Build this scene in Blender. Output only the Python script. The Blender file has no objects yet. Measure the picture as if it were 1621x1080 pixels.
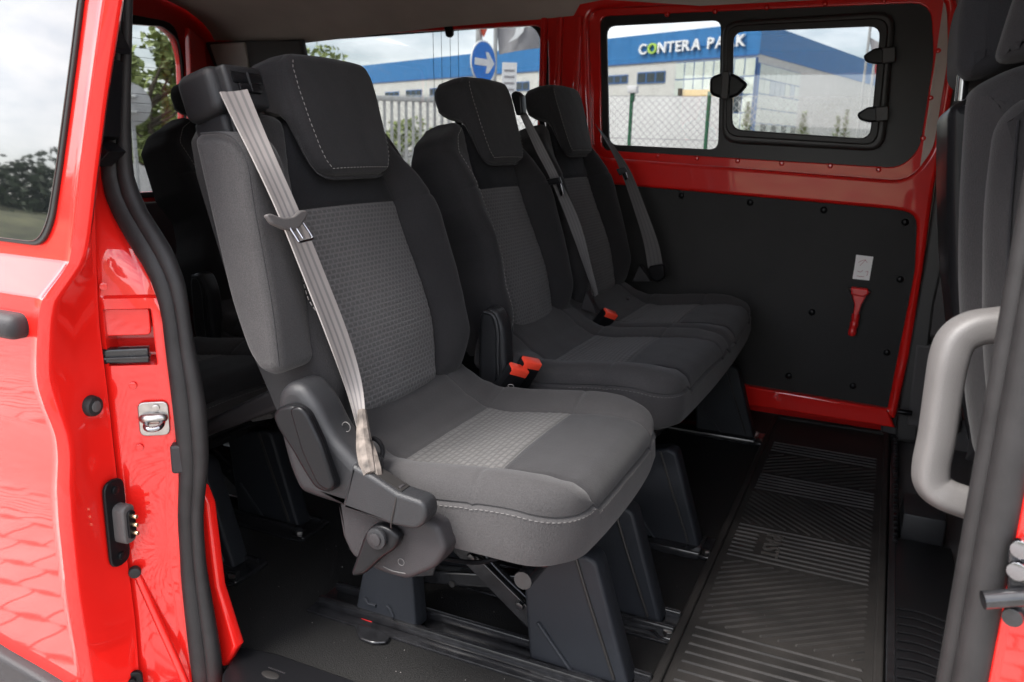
import bpy, bmesh, math, random
from mathutils import Vector, Matrix, noise
random.seed(7)
rad = math.radians
sc = bpy.context.scene
COL = sc.collection
# ------------------------------------------------------------------ camera, sky, sun, exposure
cam = bpy.data.cameras.new('camera'); camo = bpy.data.objects.new('camera', cam); COL.objects.link(camo)
M = Matrix([[0.908021, -0.123576, 0.400284], [0.418055, 0.20577, -0.88481], [0.026975, 0.970767, 0.238505]]).to_4x4(); M.translation = Vector((0, 0, 0.84)); camo.matrix_world = M
cam.sensor_width = 36.0; cam.lens = 36.0*1290/1621; cam.clip_start = 0.02; cam.clip_end = 2000
cam.dof.use_dof = True; cam.dof.focus_distance = 1.42; cam.dof.aperture_fstop = 8.0
sc.camera = camo
SUN = Vector((-0.40, -0.60, 1.10)).normalized()
SUN_EL = math.asin(SUN.z); SUN_ROT = math.atan2(SUN.x, SUN.y)
w = bpy.data.worlds.new('World'); sc.world = w; w.use_nodes = True
nt = w.node_tree; nt.nodes.clear()
sky = nt.nodes.new('ShaderNodeTexSky'); sky.sky_type = 'NISHITA'; sky.sun_disc = False
sky.sun_elevation = SUN_EL; sky.sun_rotation = SUN_ROT; sky.air_density = 1.0; sky.dust_density = 2.0; sky.ozone_density = 2.0
tc = nt.nodes.new('ShaderNodeTexCoord'); mp = nt.nodes.new('ShaderNodeMapping'); mp.inputs['Scale'].default_value = (1, 1, 2.6)
nz = nt.nodes.new('ShaderNodeTexNoise'); nz.inputs['Scale'].default_value = 2.2; nz.inputs['Detail'].default_value = 7; nz.inputs['Roughness'].default_value = .6
cr = nt.nodes.new('ShaderNodeValToRGB'); cr.color_ramp.elements[0].position = .36; cr.color_ramp.elements[1].position = .64
mx = nt.nodes.new('ShaderNodeMix'); mx.data_type = 'RGBA'; mx.inputs['B'].default_value = (12.6, 12.3, 12.3, 1)
bg = nt.nodes.new('ShaderNodeBackground'); bg.inputs['Strength'].default_value = 0.088
wo = nt.nodes.new('ShaderNodeOutputWorld')
L = nt.links.new
L(tc.outputs['Generated'], mp.inputs['Vector']); L(mp.outputs['Vector'], nz.inputs['Vector']); L(nz.outputs['Fac'], cr.inputs['Fac'])
L(cr.outputs['Color'], mx.inputs['Factor']); L(sky.outputs['Color'], mx.inputs['A']); L(mx.outputs['Result'], bg.inputs['Color'])
L(bg.outputs['Background'], wo.inputs['Surface'])
sl = bpy.data.lights.new('sun', 'SUN'); sl.energy = 2.1; sl.angle = rad(28); sl.color = (1, .965, .92)
so = bpy.data.objects.new('sun', sl); COL.objects.link(so); so.rotation_euler = SUN.to_track_quat('Z', 'Y').to_euler()
sc.view_settings.view_transform = 'Standard'; sc.view_settings.look = 'None'; sc.view_settings.gamma = 1
sc.view_settings.exposure = 2.6
sc.render.engine = 'CYCLES'
sc.cycles.use_denoising = True
sc.cycles.max_bounces = 10; sc.cycles.transparent_max_bounces = 16; sc.cycles.diffuse_bounces = 5
sc.cycles.sample_clamp_indirect = 6

# ------------------------------------------------------------------ materials
def mat(name, col, rough=.5, metal=0, coat=0, noise=0, nscale=40, bump=0, bscale=200, spec=.5, sheen=0, var=None):
    m = bpy.data.materials.new(name); m.use_nodes = True; t = m.node_tree; b = t.nodes['Principled BSDF']
    b.inputs['Base Color'].default_value = (*col, 1); b.inputs['Roughness'].default_value = rough
    b.inputs['Metallic'].default_value = metal; b.inputs['Coat Weight'].default_value = coat; b.inputs['Coat Roughness'].default_value = .03
    b.inputs['Specular IOR Level'].default_value = spec
    if coat: b.inputs['Coat IOR'].default_value = 1.52
    if sheen: b.inputs['Sheen Weight'].default_value = sheen; b.inputs['Sheen Roughness'].default_value = .5
    c = t.nodes.new('ShaderNodeTexCoord')
    if noise:
        n = t.nodes.new('ShaderNodeTexNoise'); n.inputs['Scale'].default_value = nscale; n.inputs['Detail'].default_value = 6
        t.links.new(c.outputs['Object'], n.inputs['Vector'])
        r = t.nodes.new('ShaderNodeValToRGB'); r.color_ramp.elements[0].position = .3; r.color_ramp.elements[1].position = .72
        lo = [x*(1-noise) for x in col]; hi = var if var else [min(1, x*(1+noise)) for x in col]
        r.color_ramp.elements[0].color = (*lo, 1); r.color_ramp.elements[1].color = (*hi, 1)
        t.links.new(n.outputs['Fac'], r.inputs['Fac']); t.links.new(r.outputs['Color'], b.inputs['Base Color'])
    if bump:
        n2 = t.nodes.new('ShaderNodeTexNoise'); n2.inputs['Scale'].default_value = bscale; n2.inputs['Detail'].default_value = 3
        t.links.new(c.outputs['Object'], n2.inputs['Vector'])
        bp = t.nodes.new('ShaderNodeBump'); bp.inputs['Strength'].default_value = bump; bp.inputs['Distance'].default_value = .002
        t.links.new(n2.outputs['Fac'], bp.inputs['Height']); t.links.new(bp.outputs['Normal'], b.inputs['Normal'])
    return m
def fabric(name, col, sheen=.25):
    m = mat(name, col, .92, noise=.09, nscale=14, spec=.12, sheen=sheen*.35); t = m.node_tree; b = t.nodes['Principled BSDF']
    c = t.nodes['Texture Coordinate']
    n = t.nodes.new('ShaderNodeTexNoise'); n.inputs['Scale'].default_value = 650; n.inputs['Detail'].default_value = 2
    mpn = t.nodes.new('ShaderNodeMapping'); mpn.inputs['Scale'].default_value = (1, 1, .45)
    t.links.new(c.outputs['Object'], mpn.inputs['Vector']); t.links.new(mpn.outputs['Vector'], n.inputs['Vector'])
    n3 = t.nodes.new('ShaderNodeTexNoise'); n3.inputs['Scale'].default_value = 9; n3.inputs['Detail'].default_value = 4
    t.links.new(c.outputs['Object'], n3.inputs['Vector'])
    src = b.inputs['Base Color'].links[0].from_socket if b.inputs['Base Color'].links else None
    if src:
        nf = t.nodes.new('ShaderNodeTexNoise'); nf.inputs['Scale'].default_value = 650; nf.inputs['Detail'].default_value = 3
        t.links.new(c.outputs['Object'], nf.inputs['Vector'])
        mf = t.nodes.new('ShaderNodeMapRange'); mf.inputs['From Min'].default_value = .3; mf.inputs['From Max'].default_value = .7; mf.inputs['To Min'].default_value = .78; mf.inputs['To Max'].default_value = 1.22
        t.links.new(nf.outputs['Fac'], mf.inputs['Value'])
        xm = t.nodes.new('ShaderNodeMix'); xm.data_type = 'RGBA'; xm.blend_type = 'MULTIPLY'; xm.inputs['Factor'].default_value = 1
        t.links.new(src, xm.inputs['A']); t.links.new(mf.outputs['Result'], xm.inputs['B']); t.links.new(xm.outputs['Result'], b.inputs['Base Color'])
    ad = t.nodes.new('ShaderNodeMath'); ad.operation = 'MULTIPLY_ADD'; ad.inputs[1].default_value = 3.5
    t.links.new(n3.outputs['Fac'], ad.inputs[0]); t.links.new(n.outputs['Fac'], ad.inputs[2])
    bp = t.nodes.new('ShaderNodeBump'); bp.inputs['Strength'].default_value = .5; bp.inputs['Distance'].default_value = .0012
    t.links.new(ad.outputs['Value'], bp.inputs['Height']); t.links.new(bp.outputs['Normal'], b.inputs['Normal'])
    return m
def insert_fabric(name, c1, c2, mort, w, h, ms):
    m = fabric(name, c1); t = m.node_tree; b = t.nodes['Principled BSDF']
    uv = t.nodes.new('ShaderNodeUVMap'); uv.uv_map = 'UVMap'
    br = t.nodes.new('ShaderNodeTexBrick'); br.offset = .5; br.squash = 1
    br.inputs['Scale'].default_value = 1.0; br.inputs['Brick Width'].default_value = w; br.inputs['Row Height'].default_value = h
    br.inputs['Mortar Size'].default_value = h*ms; br.inputs['Mortar Smooth'].default_value = 1.0; br.inputs['Bias'].default_value = 0
    br.inputs['Color1'].default_value = (*c1, 1); br.inputs['Color2'].default_value = (*c2, 1); br.inputs['Mortar'].default_value = (*mort, 1)
    t.links.new(uv.outputs['UV'], br.inputs['Vector'])
    t.links.new(br.outputs['Color'], b.inputs['Base Color'])
    bp = [n for n in t.nodes if n.type == 'BUMP'][0]
    b2 = t.nodes.new('ShaderNodeBump'); b2.inputs['Strength'].default_value = .5; b2.inputs['Distance'].default_value = .0015; b2.invert = True
    t.links.new(br.outputs['Fac'], b2.inputs['Height']); t.links.new(bp.outputs['Normal'], b2.inputs['Normal']); t.links.new(b2.outputs['Normal'], b.inputs['Normal'])
    return m
def glass(name, tint, rough=.0, refl=1.0):
    m = bpy.data.materials.new(name); m.use_nodes = True; t = m.node_tree; t.nodes.clear()
    o = t.nodes.new('ShaderNodeOutputMaterial'); tr = t.nodes.new('ShaderNodeBsdfTransparent'); tr.inputs['Color'].default_value = (*tint, 1)
    g = t.nodes.new('ShaderNodeBsdfGlossy'); g.inputs['Roughness'].default_value = rough; g.inputs['Color'].default_value = (refl, refl, refl, 1)
    f = t.nodes.new('ShaderNodeFresnel'); f.inputs['IOR'].default_value = 1.5
    x = t.nodes.new('ShaderNodeMixShader')
    ge = t.nodes.new('ShaderNodeNewGeometry'); mr = t.nodes.new('ShaderNodeMapRange'); mr.inputs['To Min'].default_value = 1.5; mr.inputs['To Max'].default_value = 1/1.5
    t.links.new(ge.outputs['Backfacing'], mr.inputs['Value']); t.links.new(mr.outputs['Result'], f.inputs['IOR'])
    t.links.new(f.outputs['Fac'], x.inputs['Fac']); t.links.new(tr.outputs[0], x.inputs[1]); t.links.new(g.outputs[0], x.inputs[2]); t.links.new(x.outputs[0], o.inputs['Surface'])
    return m
RED = mat('red_paint', (.55, .0095, .0065), .35, coat=1.0, spec=.15)
FAB = fabric('charcoal_fabric', (.0182, .0175, .0184))
FABL = fabric('grey_fabric', (.0320, .0305, .0310))
FABD = fabric('black_fabric', (.012, .012, .0135), .12)
INS_B = insert_fabric('back_insert_fabric', (.060, .058, .0582), (.068, .066, .0662), (.096, .0925, .0925), .0112, .0082, .32)
INS_C = insert_fabric('cushion_insert_fabric', (.080, .077, .0752), (.070, .0675, .066), (.047, .0455, .0448), .0145, .0105, .36)
STITCH = mat('pale_thread', (.21, .20, .19), .8)
PLAS = mat('grained_plastic', (.0145, .0147, .016), .40, spec=.24, bump=.35, bscale=900, noise=.12, nscale=12)
PLASG = mat('grey_grained_plastic', (.021, .0195, .0207), .48, spec=.2, bump=.35, bscale=900, noise=.12, nscale=12)
PLASS = mat('smooth_black_plastic', (.0055, .0055, .0062), .30, spec=.14, bump=.05, bscale=300)
LEGP = mat('blue_black_leg_plastic', (.0125, .0138, .0168), .5, spec=.2, bump=.25, bscale=900, noise=.1, nscale=10)
BLKM = mat('black_enamelled_steel', (.010, .010, .011), .22, noise=.4, nscale=60, bump=.12, bscale=80)
STEEL = mat('zinc_steel', (.33, .315, .30), .3, metal=1, noise=.15, nscale=80)
CHROME = mat('chrome', (.22, .22, .23), .16, metal=1)
RUBBER = mat('seal_rubber', (.013, .0122, .0125), .55, spec=.25, bump=.15, bscale=500, noise=.2, nscale=30)
BELT = None
HANDLE = mat('warm_grey_plastic', (.078, .074, .0725), .48, spec=.35, bump=.25, bscale=900, noise=.08, nscale=10)
LINER = mat('headliner_cloth', (.42, .36, .32), .95, bump=.2, bscale=600, noise=.08, nscale=6)
TRIMG = mat('pale_grey_trim', (.42, .385, .36), .8, bump=.15, bscale=500)
TRIMD = mat('dark_trim', (.05, .046, .045), .7, bump=.2, bscale=500)
PANEL = mat('black_board', (.0095, .0088, .0086), .6, spec=.3, bump=.35, bscale=420, noise=.3, nscale=4)
FRAMEB = mat('black_window_frame', (.021, .0195, .0187), .5, bump=.05, bscale=300)
FRIT = mat('frit_black', (.014, .013, .0125), .45, spec=.3)
VINYL = mat('black_floor_vinyl', (.0075, .0073, .0072), .6, spec=.14, noise=.75, nscale=420, bump=.5, bscale=420, var=(.016, .0156, .0153))
MATR = mat('dusty_rubber', (.0085, .008, .0078), .72, spec=.25, noise=.45, nscale=7, bump=.2, bscale=500, var=(.016, .0142, .013))
CARPET = mat('grey_felt', (.055, .052, .052), 1, noise=.5, nscale=300, bump=.6, bscale=400)
ORANGE = mat('orange_red_plastic', (.66, .05, .025), .35)
REDP = mat('red_plastic', (.50, .012, .012), .35)
WHITEP = mat('white_card', (.72, .70, .69), .7)
PINK = mat('faded_ink', (.45, .22, .24), .8)
GLASS_T = glass('privacy_glass', (.47, .482, .485))
GLASS_D = glass('dark_door_glass', (.10, .10, .10))
BRASS = mat('brass_pin', (.75, .6, .38), .3, metal=1)
BLUE = mat('blue_cladding', (.028, .17, .40), .5, noise=.08, nscale=2)
BLUEP = mat('pale_blue_cladding', (.16, .24, .42), .5, noise=.08, nscale=2)
CREAM = mat('cream_cladding', (.62, .60, .55), .6, noise=.05, nscale=1)
CREAM2 = mat('pale_green_glazing', (.60, .64, .56), .35, noise=.08, nscale=1)
WINB = mat('dark_window_pane', (.03, .045, .05), .12)
WINP = mat('reflecting_window_pane', (.30, .36, .40), .1)
MULL = mat('blue_mullion', (.05, .13, .30), .5)
SIGNW = mat('white_sign_paint', (.80, .80, .80), .5)
SIGNB = mat('blue_sign_paint', (.01, .19, .68), .4)
SIGNR = mat('red_sign_paint', (.75, .10, .04), .5)
GREENO = mat('lime_letter', (.42, .62, .10), .5)
GALV = mat('galvanised_steel', (.40, .40, .39), .5, metal=.4, noise=.15, nscale=20)
POSTG = mat('green_post', (.03, .12, .06), .5)
WHITEW = mat('white_sheeting', (.70, .68, .65), .7, noise=.1, nscale=1.5)
YELW = mat('yellow_board', (.65, .45, .18), .6)
FLAGC = mat('grey_flag_cloth', (.30, .29, .30), .8, noise=.1, nscale=3)
FLAGR = mat('red_flag_cloth', (.55, .05, .06), .8)
LEAF = mat('leaf_green', (.21, .26, .085), .6, noise=.4, nscale=4, var=(.36, .42, .15))
LEAF2 = mat('conifer_green', (.20, .24, .09), .6, noise=.4, nscale=6)
LEAFD = mat('hedge_green', (.035, .055, .02), .7, noise=.5, nscale=3)
BARK = mat('bark', (.10, .08, .06), .9, noise=.3, nscale=15)
PAVE = mat('concrete_paver', (.30, .285, .27), .85, noise=.2, nscale=6, bump=.2, bscale=150)
JOINT = mat('joint_sand', (.205, .185, .165), .95, noise=.2, nscale=30)
ASPH = mat('yard_asphalt', (.14, .135, .13), .9, noise=.25, nscale=3)

def belt_mat(name, base, stripe):
    m = mat(name, base, .75, bump=.25, bscale=1200); t = m.node_tree; b = t.nodes['Principled BSDF']
    uv = t.nodes.new('ShaderNodeUVMap'); uv.uv_map = 'UVMap'; sp = t.nodes.new('ShaderNodeSeparateXYZ'); t.links.new(uv.outputs['UV'], sp.inputs[0])
    r = t.nodes.new('ShaderNodeValToRGB'); r.color_ramp.interpolation = 'LINEAR'; e = r.color_ramp.elements
    e[0].position = 0; e[0].color = (*base, 1); e[1].position = 1; e[1].color = (*base, 1)
    for p, c in ((.17, base), (.20, stripe), (.27, stripe), (.30, base), (.44, base), (.47, stripe), (.53, stripe), (.56, base), (.70, base), (.73, stripe), (.80, stripe), (.83, base)):
        q = e.new(p); q.color = (*c, 1)
    n = t.nodes.new('ShaderNodeTexNoise'); n.inputs['Scale'].default_value = 14; c = t.nodes['Texture Coordinate']; t.links.new(c.outputs['Object'], n.inputs['Vector'])
    mr = t.nodes.new('ShaderNodeMapRange'); mr.inputs['To Min'].default_value = .8; mr.inputs['To Max'].default_value = 1.12; t.links.new(n.outputs['Fac'], mr.inputs['Value'])
    mm = t.nodes.new('ShaderNodeMix'); mm.data_type = 'RGBA'; mm.blend_type = 'MULTIPLY'; mm.inputs['Factor'].default_value = 1
    t.links.new(sp.outputs['X'], r.inputs['Fac']); t.links.new(r.outputs['Color'], mm.inputs['A']); t.links.new(mr.outputs['Result'], mm.inputs['B'])
    t.links.new(mm.outputs['Result'], b.inputs['Base Color'])
    return m
BELT = belt_mat('sand_webbing', (.225, .205, .194), (.135, .127, .124))
DIRT_SHADE = mat('stained_shaded_webbing', (.06, .049, .041), .85, noise=.6, nscale=60, bump=.4, bscale=300, var=(.15, .125, .108))  # brown stains, with the shadow on the belt's lower end also put into the colour
BELTD = belt_mat('charcoal_webbing', (.075, .071, .071), (.055, .052, .053))
RIBM = mat('dusty_rib_rubber', (.0125, .0116, .011), .7, spec=.3, noise=.5, nscale=9, var=(.025, .0225, .021))

# ------------------------------------------------------------------ object helpers
def thing(name, label, cat, loc, group=None):
    o = bpy.data.objects.new(name, None); o.empty_display_size = .1; COL.objects.link(o); o.location = loc
    o['label'] = label; o['category'] = cat
    if group: o['group'] = group
    return o
def add(name, me, m, parent=None, smooth=True, label=None, kind=None):
    o = bpy.data.objects.new(name, me); COL.objects.link(o)
    if m is not None: me.materials.clear(); me.materials.append(m)
    if smooth is True:
        for p in me.polygons: p.use_smooth = True
        me.set_sharp_from_angle(angle=rad(38))
    elif smooth == 'all':
        for p in me.polygons: p.use_smooth = True
    if parent is not None:
        o.parent = parent
        if parent.type == 'EMPTY': o.location = -parent.location
    if label: o['label'] = label
    if kind: o['kind'] = kind
    return o
def tag(o, label, cat, group=None):
    o['label'] = label; o['category'] = cat
    if group: o['group'] = group
    return o
def bm2me(bm, name='m'):
    me = bpy.data.meshes.new(name); bm.normal_update(); bm.to_mesh(me); bm.free(); return me
def copytree(o, parent=None):
    c = o.copy(); COL.objects.link(c)
    if parent is not None: c.parent = parent
    for ch in list(o.children): copytree(ch, c)
    return c
def rnd(poly, r, n=4):
    out = []; N = len(poly)
    for i in range(N):
        ri = (r[i] if i < len(r) else r[-1]) if isinstance(r, (list, tuple)) else r
        p = Vector(poly[i][:2]); a = Vector(poly[i-1][:2]); b = Vector(poly[(i+1) % N][:2])
        if ri <= 0: out.append((p.x, p.y)); continue
        da = (a-p); db = (b-p); la, lb = da.length, db.length; da.normalize(); db.normalize()
        q = min(ri, la*.48, lb*.48); s = p+da*q; e = p+db*q
        for k in range(n+1):
            t = k/n; v = s*(1-t)**2+p*2*t*(1-t)+e*t*t; out.append((v.x, v.y))
    return out
PM = {'Y': Matrix(((1, 0, 0, 0), (0, 0, -1, 0), (0, 1, 0, 0), (0, 0, 0, 1))),
      'X': Matrix(((0, 0, 1, 0), (1, 0, 0, 0), (0, 1, 0, 0), (0, 0, 0, 1))),
      'Z': Matrix.Identity(4)}
def plate_me(outer, holes=(), c0=0, thick=.01, bevel=.002, plane='Y', bres=2, frame=None):
    """flat plate with holes; c0 = front coordinate (plane Y: nearest face), it extends by thick along +axis"""
    cu = bpy.data.curves.new('c', 'CURVE'); cu.dimensions = '2D'; cu.fill_mode = 'BOTH'
    bevel = min(bevel, thick*.49)
    for poly in [outer]+list(holes):
        s = cu.splines.new('POLY'); s.points.add(len(poly)-1); s.use_cyclic_u = True
        for p, q in zip(s.points, poly): p.co = (q[0], q[1], 0, 1)
    cu.extrude = max(thick/2-bevel, 1e-5); cu.bevel_depth = bevel; cu.bevel_resolution = bres; cu.offset = -bevel
    ob = bpy.data.objects.new('c', cu); me = bpy.data.meshes.new_from_object(ob)
    bpy.data.objects.remove(ob); bpy.data.curves.remove(cu)
    if frame is not None: me.transform(frame @ Matrix.Translation((0, 0, c0)))
    elif plane == 'Y': me.transform(Matrix.Translation((0, c0+thick/2, 0)) @ PM['Y'])
    elif plane == 'X': me.transform(Matrix.Translation((c0-thick/2, 0, 0)) @ PM['X'])     # c0 = front (largest x)
    else: me.transform(Matrix.Translation((0, 0, c0-thick/2)))                             # c0 = top
    return me
def plate(name, outer, m, parent=None, holes=(), c0=0, thick=.01, bevel=.002, plane='Y', bres=2, label=None, kind=None):
    return add(name, plate_me(outer, holes, c0, thick, bevel, plane, bres), m, parent, True, label, kind)
def boxbm(bm, a, b, bev=0.0, mtx=None, seg=2):
    g = bmesh.ops.create_cube(bm, size=1); vs = g['verts']
    a = Vector(a); b = Vector(b)
    bmesh.ops.scale(bm, vec=(b-a), verts=vs); bmesh.ops.translate(bm, vec=(a+b)/2, verts=vs)
    if bev:
        es = list({e for v in vs for e in v.link_edges})
        r = bmesh.ops.bevel(bm, geom=es, offset=bev, segments=seg, affect='EDGES', profile=.5)
        vs = list({v for f in r['faces'] for v in f.verts} | {v for v in vs if v.is_valid})
    if mtx is not None: bmesh.ops.transform(bm, matrix=mtx, verts=[v for v in vs if v.is_valid])
def box(name, a, b, m, parent=None, bev=.003, label=None, mtx=None, kind=None):
    bm = bmesh.new(); boxbm(bm, a, b, bev, mtx); return add(name, bm2me(bm), m, parent, True, label, kind)
def spline(pts, n=8):
    P = [Vector(p) for p in pts]; out = []
    for i in range(len(P)-1):
        p0 = P[max(i-1, 0)]; p1 = P[i]; p2 = P[i+1]; p3 = P[min(i+2, len(P)-1)]
        for k in range(n):
            t = k/n; out.append(.5*((2*p1)+(p2-p0)*t+(2*p0-5*p1+4*p2-p3)*t*t+(3*p1-p0-3*p2+p3)*t**3))
    out.append(P[-1]); return out
def tubebm(bm, path, r, seg=10, cap=True, sect=None, up=None):
    """sweep; r number or list; sect = list of (a,b) in the frame instead of a circle"""
    n = len(path); T = []
    for i in range(n):
        t = (path[min(i+1, n-1)]-path[max(i-1, 0)]); T.append(t.normalized())
    u = Vector(up) if up else (Vector((0, 0, 1)) if abs(T[0].z) < .9 else Vector((1, 0, 0)))
    rings = []
    for i in range(n):
        if up: u = Vector(up)
        u = (u-T[i]*u.dot(T[i])).normalized(); v = T[i].cross(u)
        rr = r[i] if isinstance(r, (list, tuple)) else r
        S = sect or [(math.cos(2*math.pi*k/seg), math.sin(2*math.pi*k/seg)) for k in range(seg)]
        rings.append([bm.verts.new(path[i]+(u*a+v*b)*rr) for a, b in S])
    for i in range(n-1):
        A, B = rings[i], rings[i+1]; K = len(A)
        for k in range(K): bm.faces.new((A[k], A[(k+1) % K], B[(k+1) % K], B[k]))
    if cap: bm.faces.new(rings[0][::-1]); bm.faces.new(rings[-1])
def tube(name, pts, r, m, parent=None, seg=12, n=8, smooth_path=True, label=None, sect=None, up=None):
    bm = bmesh.new(); p = spline(pts, n) if smooth_path else [Vector(q) for q in pts]
    if isinstance(r, (list, tuple)) and smooth_path:
        rr = []
        for i in range(len(r)-1): rr += [r[i]+(r[i+1]-r[i])*k/n for k in range(n)]
        r = rr+[r[-1]]
    tubebm(bm, p, r, seg, True, sect, up); bmesh.ops.recalc_face_normals(bm, faces=bm.faces[:])
    return add(name, bm2me(bm), m, parent, True, label)
def cylbm(bm, c, axis, r, h, seg=20, r2=None, bev=0):
    g = bmesh.ops.create_cone(bm, cap_ends=True, segments=seg, radius1=r, radius2=r if r2 is None else r2, depth=h)
    q = Vector(axis).to_track_quat('Z', 'Y').to_matrix().to_4x4()
    if bev:
        es = [e for e in {e for v in g['verts'] for e in v.link_edges} if len([f for f in e.link_faces if len(f.verts) > 4]) == 1]
        rr = bmesh.ops.bevel(bm, geom=es, offset=bev, segments=2, affect='EDGES', profile=.5)
        vs = {v for f in rr['faces'] for v in f.verts} | {v for v in g['verts'] if v.is_valid}
    else: vs = g['verts']
    bmesh.ops.transform(bm, matrix=Matrix.Translation(c) @ q, verts=list(vs))
def cyl(name, c, axis, r, h, m, parent=None, seg=24, r2=None, bev=.001, label=None):
    bm = bmesh.new(); cylbm(bm, c, axis, r, h, seg, r2, bev); return add(name, bm2me(bm), m, parent, True, label)
def lerp_tab(tab, x):
    if x <= tab[0][0]: return tab[0][1]
    for (a, p), (b, q) in zip(tab, tab[1:]):
        if x <= b:
            t = (x-a)/(b-a); t2 = t*t*(3-2*t)*.35+t*.65; return p+(q-p)*t2
    return tab[-1][1]
def lin(tab, x):
    if x <= tab[0][0]: return tab[0][1]
    for (a, p), (b, q) in zip(tab, tab[1:]):
        if x <= b: return p+(q-p)*(x-a)/(b-a)
    return tab[-1][1]
def sstep(a, b, x):
    t = max(0, min(1, (x-a)/(b-a))); return t*t*(3-2*t)

# ------------------------------------------------------------------ upholstery: a padded cushion over a grid whose lines follow the seams
def pad(parent, frame, xk, vk, nx, nv, wf, r, rings, region, mats, side, sidemat, roll=(1, 1, 1, 1), groove=.004, gmask=None, back=None):
    def cs(n): return [(1-math.cos(math.pi*k/n))/2 for k in range(n)]
    vs = []; vint = []
    for j in range(len(vk)-1):
        for t in cs(nv[j]): vs.append(vk[j]+(vk[j+1]-vk[j])*t); vint.append(j)
    vs.append(vk[-1])
    prm = []; xint = []
    for i in range(len(xk)-1):
        for t in cs(nx[i]): prm.append((i, t)); xint.append(i)
    prm.append((len(xk)-2, 1.0))
    def xat(i, t, v): a = xk[i](v); b = xk[i+1](v); return a+(b-a)*t
    def roll1(e):
        e = max(0, e)
        return 0 if e >= r else -r+math.sqrt(max(0, r*r-(r-e)**2))
    def W(x, v):
        q = wf(x, v); Lx, Rx = xk[0](v), xk[-1](v)
        q += roll1(min(x-Lx if roll[0] else 9, Rx-x if roll[1] else 9, v-vk[0] if roll[2] else 9, vk[-1]-v if roll[3] else 9))
        for i in range(1, len(xk)-1):
            d = x-xk[i](v)
            if abs(d) < .014: q -= groove*math.exp(-(d/.0045)**2)*(gmask(x, v) if gmask else 1)
            if abs(d) < .05: q += .0007*math.sin(v*230+3*math.sin(v*41+i))*math.exp(-(d/.016)**2)*(1-math.exp(-(d/.004)**2))
        for j in range(1, len(vk)-1):
            d = v-vk[j]
            if abs(d) < .014: q -= groove*math.exp(-(d/.0045)**2)*(.6 if abs(x) < 10 else 1)
        q += .0016*noise.noise(Vector((x*9, v*9, seed)))+.0008*noise.noise(Vector((x*34+v*12, v*22, seed+5)))
        return q
    seed = xk[0](.1)*77+vk[0]*31
    det = 1
    o = frame(0, 0, 0); det = (frame(1e-3, 0, 0)-o).cross(frame(0, 1e-3, 0)-o).dot(frame(0, 0, 1e-3)-o)
    flip = det < 0
    grid = [[(xat(i, t, v), v, W(xat(i, t, v), v)) for (i, t) in prm] for v in vs]
    NX, NV = len(prm), len(vs)
    groups = {}
    for j in range(NV-1):
        for i in range(NX-1): groups.setdefault(region(xint[i], vint[j]), []).append((j, i))
    objs = {}
    for name, cells in groups.items():
        bm = bmesh.new(); uvl = bm.loops.layers.uv.new('UVMap'); cache = {}
        for (j, i) in cells:
            q = [(j, i), (j, i+1), (j+1, i+1), (j+1, i)]
            if flip: q = q[::-1]
            for k in q:
                if k not in cache: cache[k] = bm.verts.new(frame(*grid[k[0]][k[1]]))
            try: f = bm.faces.new([cache[k] for k in q])
            except ValueError: continue
            for lp, k in zip(f.loops, q): lp[uvl].uv = (grid[k[0]][k[1]][0], grid[k[0]][k[1]][1])
        nm, m = mats[name]
        objs[name] = add(nm, bm2me(bm), m, parent, 'all')
    loop = [(0, i) for i in range(NX-1)]+[(j, NX-1) for j in range(NV-1)]+[(NV-1, i) for i in range(NX-1, 0, -1)]+[(j, 0) for j in range(NV-1, 0, -1)]
    lp = [grid[j][i] for j, i in loop]; K = len(lp); nor = []
    for k in range(K):
        a = Vector(lp[(k-2) % K][:2]); b = Vector(lp[(k+2) % K][:2]); d = b-a
        nor.append(Vector((d.y, -d.x)).normalized() if d.length > 1e-9 else Vector((0, 0)))
    bm = bmesh.new(); prev = [bm.verts.new(frame(*p)) for p in lp]
    for (off, wfun) in rings:
        cur = []
        for k, p in enumerate(lp):
            x, v = p[0]+nor[k].x*off, p[1]+nor[k].y*off
            cur.append(bm.verts.new(frame(x, v, wfun(x, v, p[2]))))
        for k in range(K):
            q = (prev[k], cur[k], cur[(k+1) % K], prev[(k+1) % K]); 
            bm.faces.new(q[::-1] if flip else q)
        prev = cur
    c = Vector((0, 0, 0))
    for v in prev: c += v.co
    cv = bm.verts.new(c/K)
    for k in range(K):
        q = (prev[k], cv, prev[(k+1) % K]); bm.faces.new(q[::-1] if flip else q)
    objs['side'] = add(side, bm2me(bm), sidemat, parent, True)
    off, wfun = rings[min(1, len(rings)-1)]; rim = []
    for k, p in enumerate(lp):
        x, v = p[0]+nor[k].x*off, p[1]+nor[k].y*off; a = frame(x, v, wfun(x, v, p[2])); n_ = frame(x+nor[k].x*.01, v+nor[k].y*.01, wfun(x, v, p[2])+.002)-a
        rim.append((a+n_.normalized()*.0012, n_.normalized(), (x, v)))
    objs['rim'] = rim
    def surf(x, v, lift=.0015):
        p = frame(x, v, W(x, v)); e = 1e-3
        nrm = (frame(x+e, v, W(x+e, v))-frame(x-e, v, W(x-e, v))).cross(frame(x, v+e, W(x, v+e))-frame(x, v-e, W(x, v-e))).normalized()
        if flip: nrm = -nrm
        return p+nrm*lift, nrm
    objs['surf'] = surf
    return objs
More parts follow.
